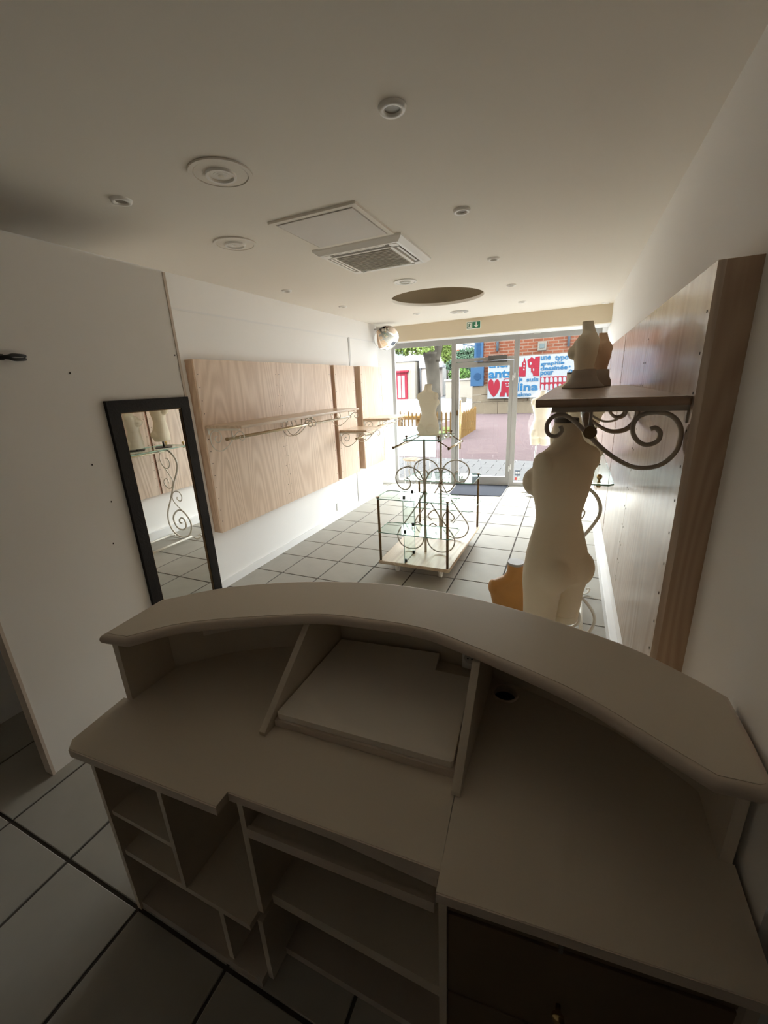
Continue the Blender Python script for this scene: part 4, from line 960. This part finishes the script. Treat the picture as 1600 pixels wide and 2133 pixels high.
# blue pilaster
px0 = at(986, 780, 1, YBW).x; px1 = at(1006, 780, 1, YBW).x
bm = B(); box(bm, px0+0.05, px1, YBW-0.10, YBW+0.3, zst+0.9, 5.3); pb = obj('blue_pilaster', bm, 'paint_blue', bl)
obj('plinth', box(B(), px0-0.12, px1+0.06, YBW-0.125, YBW+0.3, zst-0.02, zst+0.95), 'paint_blue', pb)
obj('raised_panel', box(B(), px0+0.17, px1-0.14, YBW-0.12, YBW-0.10, zst+1.2, zst+3.2), 'paint_blue_dk', pb)
obj('rosette', cyl(B(), ((px0+px1)/2, YBW-0.145, zst+0.45), 0.18, 0.02, 20, 1), 'paint_blue_dk', pb)
# downpipes and small window
for px in (1037, 1186):
    q0 = at(px, 700, 1, YBW-0.1); bm = B(); tube(bm, [(q0.x, YBW-0.08, zst+1.6), (q0.x, YBW-0.08, 5.2)], 0.06, 10); obj('downpipe', bm, 'pipe_blue', bl)
q0 = at(1121, 712, 1, YBW-0.05); q1 = at(1138, 729, 1, YBW-0.05)
bm = B(); box(bm, q0.x, q1.x, YBW-0.08, YBW, q1.z, q0.z); sw = obj('small_window', bm, 'vent_frame', bl)
obj('pane', box(B(), q0.x+0.09, q1.x-0.09, YBW-0.10, YBW-0.08, q1.z+0.1, q0.z-0.1), 'vent_pane', sw)
# billboard
YP = YBW-0.22
def pp(px, py, d=0.0):
    q = at(px, py, 1, YP-d); return q.x, q.z
bx0, bz0 = pp(1015.3, 830.5); _, bz1 = pp(1082, 742); bx1 = pp(1262, 740)[0]
bb = thing('billboard', ((bx0+bx1)/2, YP, bz0), 'white billboard with blue lettering and red shapes on the brick wall', 'billboard')
obj('panel', box(B(), bx0, bx1, YP, YP+0.06, bz0, bz1), 'poster_white', bb)
def text(s, px0, px1, pytop, pybot, m, bold=0.02, tilt=0.0):
    c = bpy.data.curves.new('lettering', 'FONT'); c.body = s; c.extrude = 0.01; c.offset = bold; c.resolution_u = 3
    o = bpy.data.objects.new('tmp', c); C.objects.link(o); dg = bpy.context.evaluated_depsgraph_get()
    me = bpy.data.meshes.new_from_object(o.evaluated_get(dg)); bpy.data.objects.remove(o); bpy.data.curves.remove(c)
    xs_ = [v.co.x for v in me.vertices]; ys2 = [v.co.y for v in me.vertices]; x0, x1, y0, y1 = min(xs_), max(xs_), min(ys2), max(ys2)
    a = pp(px0, pybot); b = pp(px1, pytop); w = wpos(bb)
    for v in me.vertices:
        fx = (v.co.x-x0)/(x1-x0); fz = (v.co.y-y0)/(y1-y0); yy = -0.015 if v.co.z > 0 else -0.001
        v.co = Vector((a[0]+(b[0]-a[0])*fx, YP+yy, a[1]+(b[1]-a[1])*fz+tilt*(fx-0.5))) - w
    me.materials.clear(); me.materials.append(MATS[m]); me.name = 'lettering'
    o = bpy.data.objects.new('lettering', me); C.objects.link(o); o.parent = bb; return o
zz = lambda x, y: (980+x/5.714, 720+y/5.714)
def T(s, x0, x1, y0, y1, m='poster_blue', bold=0.028):
    a = zz(x0, y0); b = zz(x1, y1); text(s, a[0], b[0], a[1], b[1], m, bold)
T('cher', 215, 480, 175, 268); T('ants', 215, 500, 285, 392)
T('une', 838, 958, 118, 172); T('typo', 1005, 1172, 108, 190)
T('graphie', 836, 1120, 180, 245); T('dessinée', 834, 1160, 228, 296); T('pour', 830, 990, 298, 372)
T('je', 572, 620, 375, 440); T('suis', 665, 812, 372, 428); T('lina', 548, 812, 435, 540); T('nakmo', 540, 722, 552, 606)
T(',', 1168, 1195, 236, 262); T('o', 1165, 1215, 280, 330); T('l', 1165, 1190, 360, 440)
def shape(name, pts, m, d=0.012, holes=()):
    bm = B(); pl_ = [pp(*zz(x, y)) for x, y in pts]
    slabXZ(bm, pl_[::-1], YP-d, YP-0.001); o = obj(name, bm, m, bb)
    for h in holes:
        bm = B(); slabXZ(bm, [pp(*zz(x, y)) for x, y in h][::-1], YP-d-0.006, YP-d); obj('cutout', bm, 'poster_white', o)
    return o
def ell(x, y, rx, ry, n=14, a0=0, a1=360): return [(x+rx*math.cos(math.radians(a0+(a1-a0)*k/n)), y+ry*math.sin(math.radians(a0+(a1-a0)*k/n))) for k in range(n)]
def arch(x, y0, y1, w): return [(x-w, y1)] + [(x-w*math.cos(PI*k/8), y0+w*1.2-w*1.2*math.sin(PI*k/8)) for k in range(9)] + [(x+w, y1)]
hp = catmull([(281, 470, 0), (270, 420, 0), (240, 400, 0), (213, 440, 0), (215, 510, 0), (240, 570, 0), (277, 612, 0)], 4)
hp2 = catmull([(277, 612, 0), (318, 570, 0), (345, 510, 0), (348, 440, 0), (325, 400, 0), (295, 420, 0), (281, 470, 0)], 4)
shape('heart', [(p.x, p.y) for p in hp]+[(p.x, p.y) for p in hp2][1:-1], 'poster_red')
shape('bag_shape', [(372, 425), (500, 425), (500, 606), (440, 606), (430, 560), (415, 560), (405, 606), (348, 606), (352, 570), (365, 545)], 'poster_red', holes=[ell(425, 453, 6, 7), ell(455, 453, 6, 7), [(418, 472), (428, 486), (445, 490), (458, 482), (462, 472), (456, 476), (444, 482), (430, 480)]])
shape('bag_handle', [(393, 424), (396, 398), (415, 390), (470, 390), (470, 398), (418, 399), (404, 404), (402, 424)], 'poster_red')
shape('church', [(578, 252), (615, 252), (615, 205), (632, 185), (645, 142), (658, 185), (664, 205), (656, 368), (575, 368)], 'poster_red', holes=[ell(642, 213, 9, 11), ell(640, 248, 9, 11), ell(637, 284, 9, 11)])
shape('house', [(678, 172), (730, 136), (752, 150), (765, 165), (775, 132), (828, 126), (818, 362), (748, 362), (742, 330), (722, 315), (720, 262), (700, 262), (688, 250)], 'poster_red', holes=[ell(718, 212, 11, 18), ell(753, 286, 9, 16)])
shape('bridge', [(832, 372), (1148, 360), (1145, 520), (828, 530)], 'poster_red', holes=[arch(860+k*52, 378-k*2, 438-k*2, 17) for k in range(6)]+[arch(858+k*52, 458-k*2, 528-k*2, 17) for k in range(6)])
# ---- fence of split pales
def pale(parent, x, y, z0, h, w, d, ang):
    bm = B(); u_ = Vector((math.cos(ang), math.sin(ang), 0)); n_ = Vector((-u_.y, u_.x, 0)); o = Vector((x, y, z0))
    pts = [(0, 0), (w, 0), (w, h-0.06), (w*0.5, h), (0, h-0.05)]
    a = [bm.verts.new(o+u_*q[0]+Vector((0, 0, q[1]))) for q in pts]; b = [bm.verts.new(o+u_*q[0]+Vector((0, 0, q[1]))+n_*d) for q in pts]
    bm.faces.new(a); bm.faces.new(b[::-1])
    for i in range(5): bm.faces.new((a[(i+1) % 5], a[i], b[i], b[(i+1) % 5]))
    obj('pale', bm, 'fence_wood', parent)
A = at(957, 916, 2, GZ); Bq = at(992, 894, 2, GZ); L_ = (Bq-A); ang = math.atan2(L_.y, L_.x); ln = L_.length
fe = thing('pale_fence', ((A.x+Bq.x)/2, (A.y+Bq.y)/2, GZ), 'tan split wood paling fence seen through the glass door', 'fence', 'paling fences round the tree')
n = max(10, int(ln/0.145))
for k in range(n):
    q_ = A+L_*(k/n); pale(fe, q_.x, q_.y, GZ, 0.80+random.uniform(-0.04, 0.06), 0.085, 0.025, ang)
A2 = at(826, 908, 2, GZ); B2 = at(946, 912, 2, GZ); L2 = B2-A2; ang2 = math.atan2(L2.y, L2.x); ln2 = L2.length
fe = thing('pale_fence', ((A2.x+B2.x)/2, (A2.y+B2.y)/2, GZ), 'open wooden paling fence seen through the left window', 'fence', 'paling fences round the tree')
n = int(ln2/0.155)
for k in range(n):
    q_ = A2+L2*(k/n); pale(fe, q_.x, q_.y, GZ, 0.82+random.uniform(-0.05, 0.05), 0.05, 0.025, ang2)
for z in (0.22, 0.58):
    bm = B(); tube(bm, [A2+Vector((0, 0.04, z)), B2+Vector((0, 0.04, z))], 0.012, 6); obj('wire', bm, 'fence_wood', fe)
qa = at(822, 868, 1, A2.y+0.8); qb = at(878, 866, 1, A2.y+0.8)
bm = B(); box(bm, qa.x, qb.x, A2.y+0.75, A2.y+1.15, qa.z-0.11, qa.z); 
rb = thing('bench', ((qa.x+qb.x)/2, A2.y+0.95, GZ), 'orange wooden bench rail behind the left paling fence', 'bench')
obj('seat', bm, 'rail_orange', rb)
for x in (qa.x+0.1, qb.x-0.2): obj('leg', box(B(), x, x+0.1, A2.y+0.8, A2.y+1.1, GZ, qa.z-0.11), 'rail_orange', rb)
bm = B(); box(bm, A2.x-0.3, B2.x-0.6, A2.y+0.3, A2.y+2.6, GZ, GZ+0.03); st(obj('ground_bed', bm, 'grass'))
# ---- tree
YT = A2.y+1.6
tp = [at(905, y, 1, YT) for y in (905, 830, 790, 750)]
tr = thing('street_tree', (tp[0].x, YT, GZ), 'forked plane tree trunk standing in the fenced bed outside', 'tree')
def limb(bm, pts, rad, seg=16, amp=0.12):
    P_ = catmull(pts, 5); n_ = len(P_); rings = []
    for i, p_ in enumerate(P_):
        f = i/(n_-1)*(len(rad)-1); a_ = int(min(f, len(rad)-2)); r_ = rad[a_]+(rad[a_+1]-rad[a_])*(f-a_)
        rings.append([])
        for k in range(seg):
            th = k*2*PI/seg; rr = r_*(1+amp*noise.noise(Vector((math.cos(th)*1.6, math.sin(th)*1.6, p_.z*1.7+p_.x))))
            rings[-1].append(bm.verts.new((p_.x+rr*math.cos(th), p_.y+rr*math.sin(th), p_.z)))
    for a_, b_ in zip(rings, rings[1:]):
        for k in range(seg): bm.faces.new((a_[k], a_[(k+1) % seg], b_[(k+1) % seg], b_[k])).smooth = True
    bm.faces.new(rings[0][::-1]); bm.faces.new(rings[-1])
sc_t = (at(918, 800, 1, YT).x - at(892, 800, 1, YT).x)
r0 = sc_t*0.5
base = Vector((at(903, 850, 1, YT).x, YT, GZ)); m1 = at(904, 810, 1, YT); m2 = at(901, 760, 1, YT); m3 = at(899, 735, 1, YT)
bm = B(); limb(bm, [base, m1, m2, m3], [r0*1.25, r0*1.0, r0*1.05, r0*1.35]); obj('trunk', bm, 'bark', tr)
bm = B(); limb(bm, [m2+Vector((-0.05, 0, 0.1)), at(891, 722, 1, YT), at(878, 660, 1, YT), at(850, 560, 1, YT)], [r0*0.95, r0*0.80, r0*0.6, r0*0.4]); obj('bough', bm, 'bark', tr)
bm = B(); limb(bm, [m2+Vector((0.05, 0, 0.1)), at(911, 722, 1, YT), at(918, 660, 1, YT), at(940, 560, 1, YT)], [r0*0.95, r0*0.80, r0*0.6, r0*0.4]); obj('bough', bm, 'bark', tr)
def foliage(name, parent, blobs, m, n, size):
    bm = B(); rnd = random.Random(len(blobs)*31+n)
    for k in range(n):
        c, r_ = blobs[k % len(blobs)]
        while True:
            q_ = Vector((rnd.uniform(-1, 1), rnd.uniform(-1, 1), rnd.uniform(-1, 1)))
            if q_.length <= 1: break
        ctr_ = Vector(c)+Vector((q_.x*r_[0], q_.y*r_[1], q_.z*r_[2])); a_ = Vector((rnd.uniform(-1, 1), rnd.uniform(-1, 1), rnd.uniform(-1, 1))).normalized(); b_ = a_.orthogonal().normalized(); s_2 = size*rnd.uniform(0.6, 1.3)
        n_ = a_.cross(b_)*s_2*0.15
        v_ = [bm.verts.new(ctr_+a_*s_2), bm.verts.new(ctr_+b_*s_2*0.55+n_), bm.verts.new(ctr_-a_*s_2*0.9), bm.verts.new(ctr_-b_*s_2*0.55+n_)]
        bm.faces.new(v_)
    return tag(obj(name, bm, m, parent), kind='stuff')
lv = [(at(862, 729, 1, YT-0.5), (0.75, 0.5, 0.16)), (at(842, 722, 1, YT-0.5), (0.6, 0.5, 0.2)), (at(930, 725, 1, YT+0.6), (0.35, 0.5, 0.35)), (at(880, 700, 1, YT), (1.6, 1.0, 0.35))]
foliage('leaves', tr, lv, 'leaf_green', 900, 0.075)
# ---- left side of the street
YH = 34.0
def qx(px, py, Y): return at(px, py, 1, Y)
hb = thing('white_house', (-28, YH+2, 0), 'sunlit white house with blue shutters up the street', 'building')
a = qx(760, 640, YH+2); b = qx(884, 640, YH+2)
WHX = b.x; obj('wall', box(B(), a.x-8, b.x, YH+2, YH+8, 0.0, 6.6), 'render_white', hb)
w0 = qx(822, 731, YH+2); w1_ = qx(842, 752, YH+2); mid = (w0.x+w1_.x)/2
obj('window', box(B(), w0.x-0.1, w1_.x+0.1, YH+1.96, YH+2, w1_.z-0.12, w0.z+0.1), 'render_white', hb)
for x0, x1 in ((w0.x, mid-0.02), (mid+0.02, w1_.x)): 
    sh_ = obj('shutter', box(B(), x0, x1, YH+1.90, YH+1.96, w1_.z, w0.z), 'shutter_blue', hb)
obj('window_sill', box(B(), w0.x-0.15, w1_.x+0.15, YH+1.85, YH+2, w1_.z-0.25, w1_.z-0.12), 'shutter_blue', hb)
hs = thing('stone_shop', (-27, YH, 0), 'low stone building with red shopfront door up the street', 'building')
a = qx(780, 760, YH); b = qx(864, 752, YH); zt = qx(864, 752, YH).z
obj('wall', box(B(), a.x-6, b.x, YH, YH+1.8, 0.0, zt), 'stone_pale', hs)
obj('coping', box(B(), a.x-6, b.x+0.1, YH-0.1, YH+1.8, zt, zt+0.12), 'roof_tile', hs)
r0_ = qx(823, 777, YH); r1_ = qx(850, 834, YH); zg = gz(r1_.x, YH)
df = obj('red_shopfront', box(B(), r0_.x-1.2, r1_.x, YH-0.12, YH, zg, r0_.z), 'shop_red', hs)
g0 = qx(830, 783, YH); g1 = qx(845, 829, YH); gm = (g0.x+g1.x)/2
for x0, x1 in ((g0.x, gm-0.05), (gm+0.05, g1.x)): obj('pane', box(B(), x0, x1, YH-0.15, YH-0.12, zg+0.12, g0.z), 'shop_glass', df)
obj('cornice', box(B(), r0_.x-1.3, r1_.x+0.15, YH-0.30, YH, r0_.z, r0_.z+0.16), 'shop_red', df)
hp_ = thing('pink_building', (-25, YH+0.5, 0), 'pale pink rendered wall with small white roof behind the tree', 'building')
a = qx(864, 768, YH+0.5); b = qx(912, 768, YH+0.5); a.x = qx(864, 752, YH).x+0.2
obj('wall', box(B(), a.x+0.02, b.x, YH+0.6, YH+1.9, 0.0, a.z), 'render_pink', hp_)
bm = B(); prism_y = [(a.x, a.z), (b.x+0.3, a.z), (b.x+0.3, a.z+0.22), (a.x+1.0, a.z+0.62), (a.x, a.z+0.62)]; slabXZ(bm, prism_y, YH+0.45, YH+1.95); obj('roof', bm, 'roof_tile', hp_)
obj('downpipe', (lambda bb_: tube(bb_, [(a.x+0.1, YH+0.5, 0.3), (a.x+0.1, YH+0.5, a.z)], 0.07, 8))(B()), 'post_grey', hp_)
hw = thing('garden_house', (-20, 40, 0), 'white garden wall and house between tree and door frame', 'building')
a = qx(900, 786, 40); b = qx(948, 786, 40)
obj('wall', box(B(), max(a.x-1.0, WHX+0.3), b.x+3.4, 40, 43, 0.0, a.z), 'stone_pale', hw)
obj('upper_wall', box(B(), max(a.x+2.2, WHX+0.3), b.x+6.5, 43, 48, 0.0, 6.9), 'render_white', hw)
q_ = qx(932, 792, 40); obj('niche', box(B(), q_.x-0.55, q_.x+0.45, 39.9, 40, 0.5, q_.z+0.1), 'render_pink', hw)
bm = B(); q_ = qx(917, 814, 38); tube(bm, [(q_.x, 38, gz(q_.x, 38)), (q_.x, 38, qx(917, 780, 38).z)], 0.10, 8); tag(obj('street_post', bm, 'post_grey'), 'thin dark post at the far end of the street', 'post')
gw = thing('garden_wall', (-12, 33, 0), 'low stone garden wall below the green bushes', 'wall')
a = qx(944, 793, 33); b = qx(992, 793, 33)
obj('wall', box(B(), a.x-0.6, b.x+2.0, 33, 33.5, 0.0, a.z), 'stone_pale', gw)
obj('coping', box(B(), a.x-0.7, b.x+2.0, 32.92, 33.55, a.z, a.z+0.12), 'render_pink', gw)
def bush(px, py, Y, r, m, label, n=500, size=0.13):
    c = qx(px, py, Y); tq = thing('bush', (c.x, Y, GZ), label, 'bush', 'bushes behind the garden wall')
    bm = B(); tube(bm, [(c.x, Y, 0.0), (c.x, Y, c.z)], 0.08, 8); obj('stem', bm, 'bark', tq)
    foliage('foliage', tq, [((c.x, c.y, c.z), r)], m, n, size)
bush(957, 781, 34.0, (0.9, 0.35, 0.55), 'bush_green', 'bright yellow green bush above the garden wall', 700)
bush(968, 760, 35.2, (1.6, 0.5, 0.75), 'bush_deep', 'dark green bush behind the bright one', 1200)
bush(977, 738, 36.6, (1.2, 0.5, 0.5), 'bush_deep', 'green shrub on the upper terrace below the railing', 700)
bush(955, 739, 37.6, (0.45, 0.3, 0.4), 'flower', 'orange flowering shrub seen through the transom window', 250)
bush(932, 735, 37.0, (0.6, 0.5, 1.0), 'leaf_green', 'light green young tree beside the plane trunk', 450)
rl = thing('stair_railing', (-13, 38, 3), 'blue iron railing sloping along the terrace behind the bushes', 'railing')
a = qx(952, 714, 38.5); b = qx(992, 722, 38.5)
bm = B(); tube(bm, [a, b], 0.05, 6); obj('top_rail', bm, 'iron_blue', rl)
bm = B(); tube(bm, [a-Vector((0, 0, 0.8)), b-Vector((0, 0, 0.8))], 0.05, 6); obj('bottom_rail', bm, 'iron_blue', rl)
for k in range(16):
    q_ = a.lerp(b, k/15); bm = B(); tube(bm, [q_-Vector((0, 0, 0.8)), q_], 0.03, 6); obj('baluster', bm, 'iron_blue', rl)
tag(obj('terrace_wall', box(B(), a.x-2, b.x+3, 38.2, 39, 0.0, a.z-0.85), 'render_white'), 'white terrace wall under the blue railing', 'wall')
